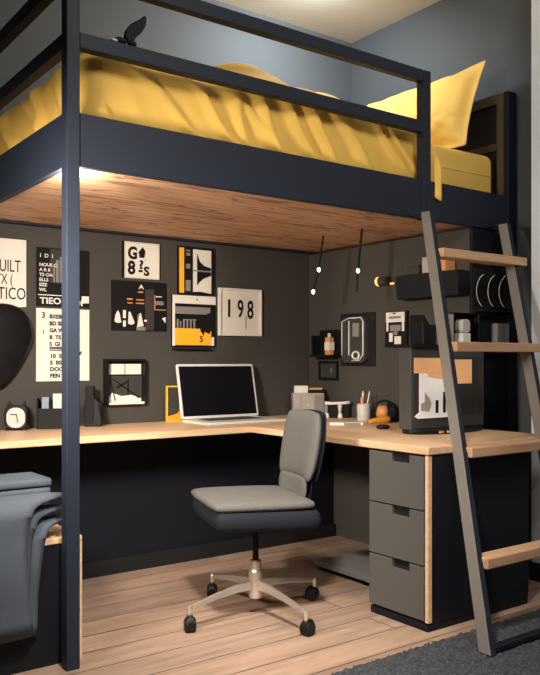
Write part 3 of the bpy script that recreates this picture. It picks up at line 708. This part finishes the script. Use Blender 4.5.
# black organizer box with things in it
a = here(52, 424); og = T('desk_organizer', 'black desk organizer box with open compartments beside the alarm clock', 'organizer', (a[0], a[1], a[2]), VIEW * 0.6)
MB().box(-0.075, 0.095, -0.05, 0.05, 0, 0.012).box(-0.075, -0.068, -0.05, 0.05, 0.012, 0.155).box(0.088, 0.095, -0.05, 0.05, 0.012, 0.155).box(-0.068, 0.088, 0.044, 0.05, 0.012, 0.155).box(-0.068, 0.088, -0.05, -0.044, 0.012, 0.105).box(-0.008, -0.002, -0.044, 0.044, 0.012, 0.15).build('tray_body', M['black'], og, bevel=0.002)
o = MB().box(-0.027, 0.027, -0.014, 0.014, 0, 0.165).build('notepad', M['cream'], bevel=0.002, loc=(a[0] + 0.029, a[1] - 0.012, DZ + 0.0135), rotz=VIEW * 0.6); tag(o, 'upright beige notepad standing in the black desk organizer', 'notepad')
b_ = (a[0] - 0.030, a[1] + 0.012); o = MB().box(-0.018, 0.018, -0.012, 0.012, 0, 0.148).build('paper_box', M['blue_grey'], bevel=0.002, loc=(b_[0], b_[1], DZ + 0.0135), rotz=VIEW * 0.6); tag(o, 'small pale blue carton standing in the black desk organizer', 'carton')

# black bottle-like speaker
a = here(93, 422); sp = T('speaker', 'tall black faceted speaker standing on the desk beside the bed post', 'speaker', a, VIEW)
MB().prism([(-0.042, 0), (0.048, 0), (0.054, 0.03), (0.040, 0.125), (0.020, 0.15), (-0.030, 0.15), (-0.046, 0.09)], -0.035, 0.035).build('body', M['black'], sp, bevel=0.006)
MB().box(-0.034, 0.012, -0.042, 0.0, 0.02, 0.215).build('upright_panel', M['black_soft'], sp, bevel=0.003)

# yellow frame behind the laptop
a = here(173.5, 417, my=0.066); fm = T('photo_frame', 'thin yellow photo frame standing on the desk behind the laptop', 'picture', (a[0], a[1], a[2]), 0.0)
MB().frame(-0.047, 0.047, 0, 0.205, 0.008, -0.006, 0.006).build('frame', M['yellow_ink'], fm)
MB().box(-0.039, 0.039, 0.0, 0.004, 0.008, 0.197).build('backing', M['darkgrey'], fm)
MB().prism([(-0.039, 0.008), (0.039, 0.008), (0.039, 0.06), (0.02, 0.045), (-0.039, 0.03)], -0.003, -0.0005).build('print', M['orange'], fm)
MB().bar((0, 0.006, 0.12), (0, 0.06, 0.003), (0.01, 0, 0), (0, 0.002, 0)).build('easel_leg', M['black'], fm)

# laptop
lx0, lx1 = on_y(181, 400, 3.90)[0], on_y(258, 400, 3.90)[0]
lw = (lx1 - lx0) / 2; lp = T('laptop', 'open silver laptop with a dark screen on the desk', 'laptop', ((lx0 + lx1) / 2, 3.76, DZ + 0.0005), 0.0)
MB().rrect(-lw, lw, -0.15, 0.14, 0.012, 0.0, 0.014, 'xy').build('base', M['alu'], lp, bevel=0.003)
MB().box(-0.18, 0.18, -0.03, 0.11, 0.014, 0.0155).build('keyboard', M['darkgrey'], lp)
tl = math.radians(12); c_, s_ = math.cos(tl), math.sin(tl)
def lid(mb): mb.v = [(x, 0.136 + y * c_ + z * s_, 0.016 + z * c_ - y * s_) for x, y, z in mb.v]; return mb
sc = lid(MB().rrect(-lw, lw, 0, 0.318, 0.012, -0.005, 0.005)).build('screen', M['alu'], lp, bevel=0.002)
lid(MB().box(-lw + 0.014, lw - 0.014, -0.0065, -0.005, 0.014, 0.304)).build('display', M['screen'], sc)

# storage box at the corner
a = here(308, 416); sb = T('storage_box', 'grey-beige desktop drawer box in the corner behind the chair', 'box', a, VIEW * 0.9)
MB().box(-0.10, 0.095, -0.06, 0.06, 0, 0.145).build('box_body', M['box_grey'], sb, bevel=0.003)
for x0, x1, z0, z1 in ((-0.095, -0.05, 0.05, 0.135), (-0.046, 0.03, 0.01, 0.135), (-0.095, -0.05, 0.01, 0.045)):
    d = MB().box(x0, x1, -0.064, -0.060, z0, z1).build('drawer', M['box_grey'], sb, bevel=0.002)
    MB().box((x0 + x1) / 2 - 0.005, (x0 + x1) / 2 + 0.005, -0.069, -0.064, (z0 + z1) / 2 - 0.005, (z0 + z1) / 2 + 0.005).build('knob', M['cup'], d)
MB().box(0.035, 0.09, -0.063, -0.060, 0.01, 0.135).build('side_panel', M['grey'], sb)
zt = a[2] + 0.1455
cR, sR = math.cos(VIEW * .9), math.sin(VIEW * .9)
def onbox(dx, dy, z): return (a[0] + dx * cR - dy * sR, a[1] + dx * sR + dy * cR, z)
o = MB().box(-0.042, 0.042, -0.03, 0.03, 0, 0.045).build('card_box', M['white'], bevel=0.002, loc=onbox(-0.045, 0, zt), rotz=VIEW * .9); tag(o, 'white card box on top of the grey-beige drawer box', 'box')
o = T('wallet', 'brown and black leather wallet on top of the grey-beige drawer box', 'wallet', onbox(0.046, 0, zt), VIEW * .9)
MB().box(-0.045, 0.045, -0.03, 0.03, 0, 0.020).build('lower_half', M['black'], o, bevel=0.002); MB().box(-0.042, 0.042, -0.029, 0.029, 0.020, 0.032).build('upper_half', M['tan'], o, bevel=0.002)

# black stand with white top and feet
a = here(337, 417); st = T('phone_stand', 'black desk stand with a white T-shaped top beside the pencil cup', 'stand', a, VIEW)
MB().box(-0.045, 0.075, 0.0, 0.05, 0, 0.092).build('backplate', M['black'], st, bevel=0.003)
MB().tube([(-0.075, -0.012, 0.090), (-0.03, -0.012, 0.089), (0.03, -0.012, 0.090), (0.075, -0.012, 0.094)], [0.012, 0.009, 0.009, 0.011], 10).build('top_bar', M['white'], st, smooth=True)
MB().tube([(0.018, -0.014, 0.088), (0.016, -0.014, 0.05), (0.018, -0.014, 0.012)], [0.016, 0.011, 0.009], 10).build('stem', M['cup'], st, smooth=True)
for x in (-0.062, 0.018): MB().lathe([(0.009, 0.03), (0.012, 0.025), (0.015, 0.002), (0.013, 0)][::-1], (x, -0.016, 0), 12).build('foot', M['white'], st)
MB().tube([(-0.066, -0.01, 0.088), (-0.066, -0.01, 0.02)], 0.011, 10).build('side_post', M['grey'], st)

# pencil cup and three pencils
a = here(363.5, 421); pc = T('pencil_cup', 'pale grey ceramic pencil cup on the desk', 'cup', a)
MB().lathe([(0.036, 0), (0.038, 0.004), (0.039, 0.098), (0.037, 0.100), (0.034, 0.098), (0.033, 0.006), (0.001, 0.005)], n=28).build('cup_body', M['cup'], pc, smooth=True)
for (dx, dy, tx, ty, hh, m, lb) in ((-0.010, -0.004, -0.03, 0.0, 0.135, 'pink', 'flat pink pencil in the pale grey cup'), (0.0, 0.008, 0.02, 0.0, 0.165, 'white', 'thick white pen standing upright in the pale grey cup'), (0.010, 0.0, 0.17, -0.10, 0.165, 'white', 'thin white pen leaning over the rim of the pale grey cup')):
    o = T('pencil' if m == 'pink' else 'pen', lb, 'pencil' if m == 'pink' else 'pen', (a[0] + dx, a[1] + dy, a[2] + 0.007))
    r_ = 0.009 if m == 'pink' else (0.006 if tx < .1 else 0.004)
    R_ = Vector((RT[0], RT[1], 0)) * tx; tp = R_ * hh + Vector((0, 0, hh))
    MB().tube([(0, 0, 0), tp * 0.9], r_, 8).build('barrel', M[m], o); MB().tube([tp * 0.9, tp], [r_, r_ * 0.5], 8).build('tip', M[m], o)

# notebook with a yellow end
a = here(345, 425); nb = T('notebook', 'white closed notebook lying on the desk in front of the pencil cup', 'notebook', a, VIEW * 0.95)
MB().box(-0.085, 0.095, -0.03, 0.025, 0, 0.014).build('pages', M['white'], nb, bevel=0.002); MB().box(-0.087, 0.097, -0.031, 0.026, 0.014, 0.017).build('cover', M['cup'], nb)
MB().box(-0.01, 0.08, -0.0325, -0.030, 0.001, 0.013).build('label_strip', M['grey'], nb)
a = here(378, 423.5); o = T('pen_case', 'yellow soft pen case on the desk behind the black mouse', 'case', a, VIEW * 0.6)
MB().tube([(-0.055, 0, 0.011), (-0.045, 0, 0.0125), (0.0, 0.005, 0.016), (0.05, 0.015, 0.020), (0.072, 0.02, 0.021), (0.078, 0.022, 0.02)], [0.008, 0.012, 0.0155, 0.0195, 0.020, 0.010], 12).build('case_body', M['orange'], o, smooth=True)
MB().tube([(-0.04, 0.0, 0.0257), (0.0, 0.005, 0.0318), (0.05, 0.015, 0.0398)], 0.0015, 6).build('zip', M['tan'], o)
a = here(383, 429.5); o = MB().ell((0, 0, 0.013), (0.036, 0.022, 0.013)).build('mouse', M['black'], smooth=True, loc=a, rotz=VIEW); tag(o, 'black computer mouse on the desk beside the yellow pen case', 'mouse')

# tan and black headphones
a = here(385, 419); hp = T('headphones', 'black headphones with a tan leather cushion on the desk beside the screen', 'headphones', a, VIEW)
MB().tube([(0.012, 0.03, 0.052), (0.024, 0.03, 0.052), (0.052, 0.03, 0.055), (0.058, 0.03, 0.055)], [0.042, 0.054, 0.054, 0.04], 24).build('ear_shell', M['black'], hp, smooth=False)
MB().tube([(-0.042, 0.03, 0.062), (-0.034, 0.03, 0.060), (-0.010, 0.03, 0.054), (0.012, 0.03, 0.052)], [0.022, 0.034, 0.040, 0.043], 24).build('ear_cushion', M['tan'], hp, smooth=True)
MB().tube([(-0.05 + 0.10 * k / 12, 0.03, 0.10 + 0.02 * math.sin(PI * k / 12)) for k in range(13)], 0.007, 8).build('headband', M['black'], hp, smooth=True)

# ------------------------------------------------------------------ display cabinet on the desk
CX0, CX1, CY = on_y(398, 437, 2.69)[0], XL - 0.004, 2.60
CT = 1.172
cab = T('display_cabinet', 'dark grey desktop cabinet with a white and tan picture panel on an oval base', 'cabinet', ((CX0 + CX1) / 2, CY, DZ + 0.0005))
w2 = (CX1 - CX0) / 2; hc = CT - DZ
MB().box(-w2, w2, 0.004, 0.084, 0.022, hc - 0.014).build('body', M['cabinet'], cab, bevel=0.003)
MB().box(-w2 - 0.006, w2 + 0.002, -0.012, 0.12, hc - 0.014, hc).build('top_board', M['black'], cab, bevel=0.002)
pts = [(math.cos(2 * PI * k / 40) * w2 * 0.99, 0.04 + math.sin(2 * PI * k / 40) * 0.115) for k in range(40)]
MB().prism([(x, y) for x, y in pts], 0, 0.022, 'xy').build('oval_base', M['black'], cab, bevel=0.004)
for k, x in enumerate((-0.13, -0.085, -0.04)): MB().box(x - 0.016 + k * .004, x + 0.010, -0.071, -0.060, 0.006, 0.016).build('port', M['tan'] if k == 0 else M['cup'], cab)
# picture panel, its white and tan prints brightened by an added glow
U = lambda u: -w2 + u * 2 * w2
Zf = lambda v: (hc - 0.02) * (1 - v) + 0.02 * v
MB().box(U(.02), U(.90), -0.0015, 0.004, Zf(.82), Zf(.10)).build('display_ground', M['darkgrey'], cab)
MB().prism([(U(.07), Zf(.86)), (U(.03), Zf(.83)), (U(.09), Zf(.78)), (U(.09), Zf(.22)), (U(.22), Zf(.32)), (U(.45), Zf(.35)), (U(.56), Zf(.37)), (U(.60), Zf(.86))], -0.004, -0.0015).build('white_print', M['white_glow'], cab)
MB().box(U(.02), U(.50), -0.006, -0.0042, Zf(.30), Zf(.11)).box(U(.501), U(.80), -0.006, -0.0042, Zf(.44), Zf(.13)).prism([(U(.18), Zf(.301)), (U(.40), Zf(.301)), (U(.50), Zf(.35)), (U(.50), Zf(.40)), (U(.20), Zf(.35))], -0.006, -0.0042).build('tan_print', M['tan_glow'], cab)
mb = MB()
for x, v0 in ((.30, .64), (.40, .54), (.49, .62)): mb.box(U(x), U(x + .035), -0.006, -0.0042, Zf(.80), Zf(v0))
mb.build('black_bars', M['ink'], cab)
MB().prism([(U(.10), Zf(.76)), (U(.10), Zf(.68)), (U(.15), Zf(.66)), (U(.15), Zf(.54)), (U(.21), Zf(.60)), (U(.24), Zf(.68)), (U(.21), Zf(.78))], -0.007, -0.0042).build('grey_print', M['cup'], cab)

def oncab(px, py, y):  # point on the top board at depth y
    return on_y(px, py, y)[0]
zt = DZ + 0.0005 + hc + 0.0005
def cabthing(px, yy): return (on_y(px, 345, yy)[0], yy, zt)
# things standing on the cabinet
o = T('file_holder', 'black cut-away file holder standing on the grey cabinet', 'holder', cabthing(423, 2.65), 0.0)
MB().prism([(-0.045, 0), (0.045, 0), (0.045, 0.10), (0.01, 0.085), (-0.025, 0.125), (-0.04, 0.145), (-0.05, 0.11)], -0.045, 0.045).build('holder_body', M['black'], o, bevel=0.003)
a = cabthing(462.5, 2.64); a = (a[0], a[1], zt + 0.0065)
o = T('tea_canister', 'white canister with a rounded lid standing on the grey cabinet', 'canister', a)
MB().box(-0.030, 0.030, -0.028, 0.028, 0, 0.055).build('canister_body', M['white'], o, bevel=0.003)
MB().rrect(-0.029, 0.029, 0.056, 0.125, 0.022, -0.026, 0.026).build('lid', M['cup'], o, bevel=0.003)
o = MB().box(-0.024, 0.024, -0.03, 0.03, 0, 0.155).build('carton', M['box_grey'], bevel=0.003, loc=cabthing(446, 2.66)); tag(o, 'beige carton standing on the grey cabinet beside the white canister', 'carton')
x0b, x1b = cabthing(454.5, 2.62)[0] + 0.005, XL - 0.006
o = T('wire_basket', 'open black box frame on the grey cabinet around the white canister', 'box', ((x0b + x1b) / 2, 2.65, zt - 0.0002))
wb = (x1b - x0b) / 2
MB().frame(-wb, wb, -0.0, 0.165, 0.006, -0.02, 0.07).build('outer_frame', M['black'], o, bevel=0.002)
MB().box(-wb + 0.006, wb - 0.006, 0.06, 0.068, 0.006, 0.159).build('back_plate', M['black_soft'], o)
# ------------------------------------------------------------------ things on the right wall below the bed
SW = -PI / 2
def sw(px, py): a = on_x(px, py, XL); return (XL - 0.001, a[1], a[2])
# black wall shelf with items
p = Pic('wall_shelf', 'black wall shelf above the grey cabinet, holding boxes and round plates', 'shelf', 408, 470, 274, 298, 'right')
MB().prism([(-0.0, 0.0), (-0.09, 0.0), (-0.10, p.h), (0, p.h)], -p.w / 2, p.w / 2, 'yz').build('shelf_box', M['black_soft'], p.o, bevel=0.004)
zsh = p.o.location.z + p.h + 0.001; ysh = p.o.location.y
for dy, ww, hh, m, lb in ((-0.02, 0.10, 0.085, 'box_grey', 'grey-beige carton on the black wall shelf'), (-0.11, 0.045, 0.075, 'tan', 'narrow tan carton on the black wall shelf'), (0.10, 0.09, 0.05, 'darkgrey', 'flat dark grey box on the black wall shelf')):
    o = MB().box(-ww / 2, ww / 2, -0.04, 0.04, 0, hh).build('carton', M[m], bevel=0.003, loc=(XL - 0.052, ysh + dy, zsh), rotz=SW); tag(o, lb, 'carton')
# plate rack with three plates
rk = T('wall_rack', 'black two-tier rack fixed to the wall end behind the ladder stile', 'rack', (3.41, BY + 0.011, 1.16))
MB().box(-0.145, 0.125, -0.006, 0, 0, 0.42).build('rack_plate', M['black_soft'], rk, bevel=0.002)
for z in (0.0, 0.19): MB().box(-0.145, 0.125, -0.065, -0.006, z, z + 0.010).build('rack_lip', M['black_soft'], rk, bevel=0.002)
for k in range(3):
    o = T('plate', ('black plate with a pale rim, first in the wall rack counting from the grey cabinet', 'black plate with a pale rim in the middle of the wall rack', 'black plate with a pale rim, nearest the pale wall in the wall rack')[k], 'plate', (3.372 + 0.076 * k, BY + 0.011 - 0.012 - 0.012 * k, 1.361), 0, 'black plates in the wall rack')
    MB().tube([(0, -0.003, 0.098), (0, 0.003, 0.098)], [0.094, 0.094], 36).build('dish', M['black_soft'], o)
    MB().tube([(0.096 * math.cos(t), -0.002, 0.098 + 0.096 * math.sin(t)) for t in [math.radians(115 + 120 * i / 20) for i in range(21)]], 0.0018, 6).build('rim', M['white'], o)
o = MB().box(-0.05, 0.05, -0.02, 0.02, 0, 0.12).build('carton', M['grey'], bevel=0.003, loc=(3.44, BY - 0.025, 1.1715)); tag(o, 'plain grey carton on the lower tier of the wall rack', 'carton')
# framed black and white photo
p = Pic('framed_photo', 'black and white framed photo on the wall beside the grey cabinet', 'picture', 387, 409, 311.5, 347, 'right', thick=0.012)
p.sheet(M['black']); p.frame(M['black'], 0.004, 0.016)
mb = MB(); p.R(mb, .03, .02, .88, .30, 1); p.R(mb, .05, .30, .14, .55, 1); p.R(mb, .76, .30, .86, .56, 1); p.R(mb, .18, .60, .34, .85, 1); p.R(mb, .42, .70, .72, .92, 1); p.b(mb, 'white_areas', M['white'])
mb = MB(); p.R(mb, .18, .13, .72, .20, 2); p.R(mb, .22, .38, .70, .55, 1); p.R(mb, .38, .56, .56, .66, 1); p.b(mb, 'grey_areas', M['grey'])
mb = MB(); p.R(mb, .34, .04, .48, .07, 2); p.b(mb, 'black_marks', M['ink'])
# rounded black wall organizer with silver outline
p = Pic('wall_organizer', 'black wall organizer with a rounded corner and silver outlines', 'organizer', 342, 376, 313, 366, 'right')
w_, h_ = p.w, p.h
MB().box(-w_ / 2, w_ / 2, -0.012, 0, 0, h_).build('back_plate', M['black_soft'], p.o, bevel=0.003)
MB().rrect(-w_ * 0.34, w_ * 0.36, h_ * 0.06, h_ * 0.92, 0.04, -0.05, -0.012).build('tray', M['darkgrey'], p.o, bevel=0.004)
pth = [(-w_ * .30, h_ * .20), (-w_ * .30, h_ * .84), (-w_ * .10, h_ * .90), (w_ * .26, h_ * .90), (w_ * .32, h_ * .82), (w_ * .32, h_ * .22), (w_ * .22, h_ * .11), (0, h_ * .10)]
MB().tube([(x, -0.053, z) for x, z in pth], 0.004, 8).build('silver_outline', M['alu'], p.o, smooth=True)
MB().box(-w_ * .10, -w_ * .08, -0.056, -0.05, h_ * .2, h_ * .85).build('divider', M['alu'], p.o)
MB().box(w_ * .02, w_ * .20, -0.055, -0.05, h_ * .55, h_ * .8).build('panel', M['grey'], p.o)
MB().tube([(w_ * .12 + 0.03 * math.cos(t), -0.056, h_ * .20 + 0.022 * math.sin(t)) for t in [2 * PI * k / 16 for k in range(17)]], 0.006, 8).build('ring', M['alu'], p.o, smooth=True)
# black niche shelf with a bottle
p = Pic('wall_bracket', 'black open wall bracket holding a small bottle near the room corner', 'bracket', 321, 343, 330, 357, 'right')
w_, h_ = p.w, p.h
MB().box(-w_ / 2, w_ / 2, -0.10, 0, 0, 0.012).box(-w_ / 2, w_ / 2, -0.012, 0, 0.012, h_).box(-w_ / 2, -w_ / 2 + .01, -0.08, -0.012, 0.012, h_ * .8).build('bracket_body', M['black'], p.o, bevel=0.002)
b0 = p.o.matrix_basis if False else None
o = T('bottle', 'small beige bottle standing on the black open wall bracket', 'bottle', (XL - 0.06, p.o.location.y - w_ * 0.22, p.o.location.z + 0.0125))
MB().box(-0.02, 0.02, -0.022, 0.022, 0, 0.11).build('bottle_body', M['tan'], o, bevel=0.005); MB().box(-0.021, 0.021, -0.023, 0.023, 0.03, 0.08).build('bottle_label', M['white'], o); MB().cyl((0, 0, 0.11), (0, 0, 0.135), 0.011).build('cap', M['cup'], o)
# little dark frame
p = Pic('small_frame', 'small dark square frame on the wall under the black bracket', 'picture', 320, 339, 361, 380, 'right', thick=0.006)
p.sheet(M['darkgrey']); p.frame(M['black'], 0.015, 0.014)
mb = MB(); p.R(mb, .62, .36, .66, .62); p.b(mb, 'printed_mark', M['grey'])
# warm wall lamp
a = sw(383, 281); wl = T('wall_lamp', 'small dark cylindrical wall lamp with a warm orange glow', 'lamp', (a[0], a[1], a[2] - 0.02), SW)
MB().cyl((0.0, -0.025, 0.015), (0.07, -0.025, 0.015), 0.024).build('lamp_body', M['darkgrey'], wl, bevel=0.003)
MB().tube([(-0.006, -0.025 + 0.026 * math.cos(t), 0.015 + 0.026 * math.sin(t)) for t in [math.radians(100 + 165 * k / 12) for k in range(13)]], [0.002 + 0.005 * math.sin(PI * k / 12) for k in range(13)], 8).build('glowing_rim', M['glow'], wl, smooth=True)
MB().ell((0.10, -0.025, -0.004), (0.018, 0.006, 0.006)).build('glowing_slot', M['glow'], wl, smooth=True)
# hanging thin cord on wall
a0, a1 = sw(346, 265), sw(333, 320)
# pendants
for px, py, bulbs, lb in ((323.5, 236, ((318.5, 270), (313, 292)), 'thin black slanting pendant cord with two small bulbs nearest the room corner'), (362, 229, ((357.5, 271),), 'thin black pendant cord with one small bulb in front of the right wall')):
    a = on_z(px, py, ZU + 0.011); d = a[0] * FW[0] + a[1] * FW[1]
    o = T('pendant_light', lb, 'lamp', (a[0], a[1], ZU + 0.0115), 0, 'pendant lights under the bed')
    def off(x, y): return Vector((RT[0] * (x - px) * d / FPX, RT[1] * (x - px) * d / FPX, (py - y) * d / FPX - 0.0005))
    end = off(*bulbs[-1]) if len(bulbs) > 1 else off(356.5, 292)
    mid = off(*bulbs[0])
    MB().tube([(0, 0, 0), mid, end] if len(bulbs) > 1 else [(0, 0, 0), mid, end], 0.0055 if len(bulbs) > 1 else 0.007, 8).build('cord', M['black'], o)
    for b_ in bulbs:
        c = off(*b_); MB().ell(c - Vector((0.008, 0.012, 0)), (0.009, 0.009, 0.0125), 14, 10).build('bulb', M['bulb'], o, smooth=True)

# ------------------------------------------------------------------ low cabinet and blanket by the bed post
BCX0, BCX1, BCY0, BCY1, BCZ = 0.55, on_y(82, 560, BY + 0.09)[0], BY + 0.09, BY + 0.52, 0.455
lc = T('low_cabinet', 'low dark navy cabinet with a pale wood top beside the bed post', 'cabinet', (BCX1, BCY0, 0))
def lcp(mb, name, m, **k):
    mb.v = [(x - BCX1, y - BCY0, z) for x, y, z in mb.v]; return mb.build(name, m, lc, **k)
lcp(MB().box(BCX0, BCX1 - 0.012, BCY0, BCY1, 0.0, BCZ - 0.02), 'carcass', M['navy_dark'], bevel=0.003)
lcp(MB().box(BCX0, BCX1 - 0.0, BCY0 - 0.003, BCY1, BCZ - 0.02, BCZ), 'wooden_top', M['desk'], bevel=0.003)
lcp(MB().box(BCX1 - 0.012, BCX1, BCY0 - 0.003, BCY1, 0.0, BCZ - 0.02), 'wooden_side', M['desk'], bevel=0.002)
# folded cloths
gz = BCZ
for k, (hh, m, lb) in enumerate(((0.118, 'black_soft', 'thick black folded cloth at the bottom of the stack on the low cabinet'), (0.034, 'blanket', 'grey folded cloth in the middle of the stack on the low cabinet'), (0.034, 'blanket', 'grey folded cloth on top of the stack on the low cabinet'))):
    o = T('folded_cloth', lb, 'cloth', (0.90 + 0.004 * k, BCY0 + 0.34, gz + 0.001), 0, 'folded cloths on the low cabinet')
    mb = MB().rrect(-0.115, 0.115, 0.0, hh * 0.52 - 0.001, hh * 0.2, -0.23, 0.27, 'yz') if False else None
    MB().rrect(-0.12, 0.12, 0.0, hh - 0.002, hh * 0.4, -0.22, 0.22, 'yz').build('fold', M[m], o, smooth=False)
    gz += hh
# draped blanket, three folded layers
def drape():
    root = T('blanket', 'grey blanket folded in layers and draped over the low cabinet', 'blanket', (0.9, BCY0, BCZ))
    lay = [(0.60, 0.950, 1.14, 0.150, 0.050, -0.300), (0.70, 0.968, 1.14, 0.105, 0.034, -0.315), (0.76, 1.012, 1.15, 0.062, 0.018, -0.325)]
    for k, (x0, x1, xb, top, out, zlow) in enumerate(lay):
        prof = [(0.115, top - 0.01), (0.09, top), (0.06, top + 0.001), (0.03, top)]
        for i in range(1, 7):
            t = PI / 2 * i / 6; prof.append((0.03 - (0.03 + out + 0.01) * math.sin(t), top - 0.055 * (1 - math.cos(t))))
        zs = top - 0.055
        for i in range(1, 11): prof.append((-out - 0.010 + 0.004 * math.sin(i * 0.9 + k), zs + (zlow - zs) * i / 10))
        nx = 14; mb = MB(); vs = []; m_ = len(prof)
        for i in range(nx + 1):
            u = i / nx
            for j, (y, z) in enumerate(prof):
                f = min(1, max(0, (0.09 - y) / (0.11 + out))); f = f * f * (3 - 2 * f) if z > zs - 0.02 else 1.0
                h = max(0, (zs - z) / (zs - zlow))
                xr = xb + (x1 - xb) * f - (0.0 if k == 0 else 0.02 * k * h * h) - 0.012 * math.sin(h * 4); xl = x0 + 0.02 * h
                e = max(0, (u - 0.8) / 0.2) ** 2
                yy = y + 0.010 * e * (1 if j > 8 else 0) + 0.004 * math.sin(u * 6 + k) * min(1, h * 3); zz = z - 0.010 * e * (1 if j <= 8 else 0)
                vs.append((xl + (xr - xl) * u - 0.9, yy, zz))
        mb.add(vs, [(i * m_ + j, (i + 1) * m_ + j, (i + 1) * m_ + j + 1, i * m_ + j + 1) for i in range(nx) for j in range(m_ - 1)])
        mb.build('fold', M['blanket'], root, smooth=True, solid=0.010)
drape()

# ------------------------------------------------------------------ light
def area(name, loc, target, size, power, col, sy=None, spread=None):
    l = bpy.data.lights.new(name, 'AREA'); l.energy = power; l.color = col; l.size = size
    if sy: l.shape = 'RECTANGLE'; l.size_y = sy
    if spread: l.spread = math.radians(spread)
    o = bpy.data.objects.new(name, l); COL.objects.link(o); o.location = loc
    o.rotation_euler = (Vector(target) - Vector(loc)).to_track_quat('-Z', 'Y').to_euler(); return o
def point(name, loc, power, col, r=0.03):
    l = bpy.data.lights.new(name, 'POINT'); l.energy = power; l.color = col; l.shadow_soft_size = r
    o = bpy.data.objects.new(name, l); COL.objects.link(o); o.location = loc; return o
WARM = (1.0, 0.80, 0.60); COOL = (0.86, 0.94, 1.0)
area('room_lamp', (1.7, 0.5, 3.1), (2.2, 3.0, 2.1), 0.8, 50, (1.0, 0.95, 0.86))
area('floor_fill', (0.9, 1.3, 2.6), (1.75, 2.45, 0.0), 0.2, 18, (1.0, 0.92, 0.82), spread=60)  # unseen overhead spot added to brighten the open floor
area('side_lamp', (0.25, 2.15, 1.6), (2.15, 3.6, 0.95), 0.3, 29, (1.0, 0.88, 0.75), spread=86)
area('ceiling_fill', (2.2, 2.8, 2.9), (2.6, 3.3, 3.3), 0.5, 9, (1.0, 0.92, 0.86))  # added uplight without a fixture, brightens the ceiling
area('bed_lamp', (2.85, 3.42, 3.23), (3.05, 3.95, 2.4), 0.2, 26, COOL)
point('under_bed_lamp', (1.13, 2.81, 1.70), 9, (1.0, 0.91, 0.78), 0.02)
w = bpy.data.worlds.new('world'); S.world = w; w.use_nodes = True
w.node_tree.nodes['Background'].inputs[0].default_value = (0.6, 0.7, 0.85, 1); w.node_tree.nodes['Background'].inputs[1].default_value = 0.035

# ------------------------------------------------------------------ camera
cam = bpy.data.cameras.new('camera'); cam.sensor_fit = 'HORIZONTAL'; cam.sensor_width = 36; cam.lens = 36 * FPX / 540
cam.shift_y = (HY - 337.5) / 540
co = bpy.data.objects.new('camera', cam); COL.objects.link(co); co.location = (0, 0, CH); co.rotation_euler = (PI / 2, 0, -YAW)
S.camera = co
S.view_settings.view_transform = 'Standard'; S.view_settings.look = 'None'; S.view_settings.exposure = 0; S.view_settings.gamma = 1
S.view_settings.use_curve_mapping = False
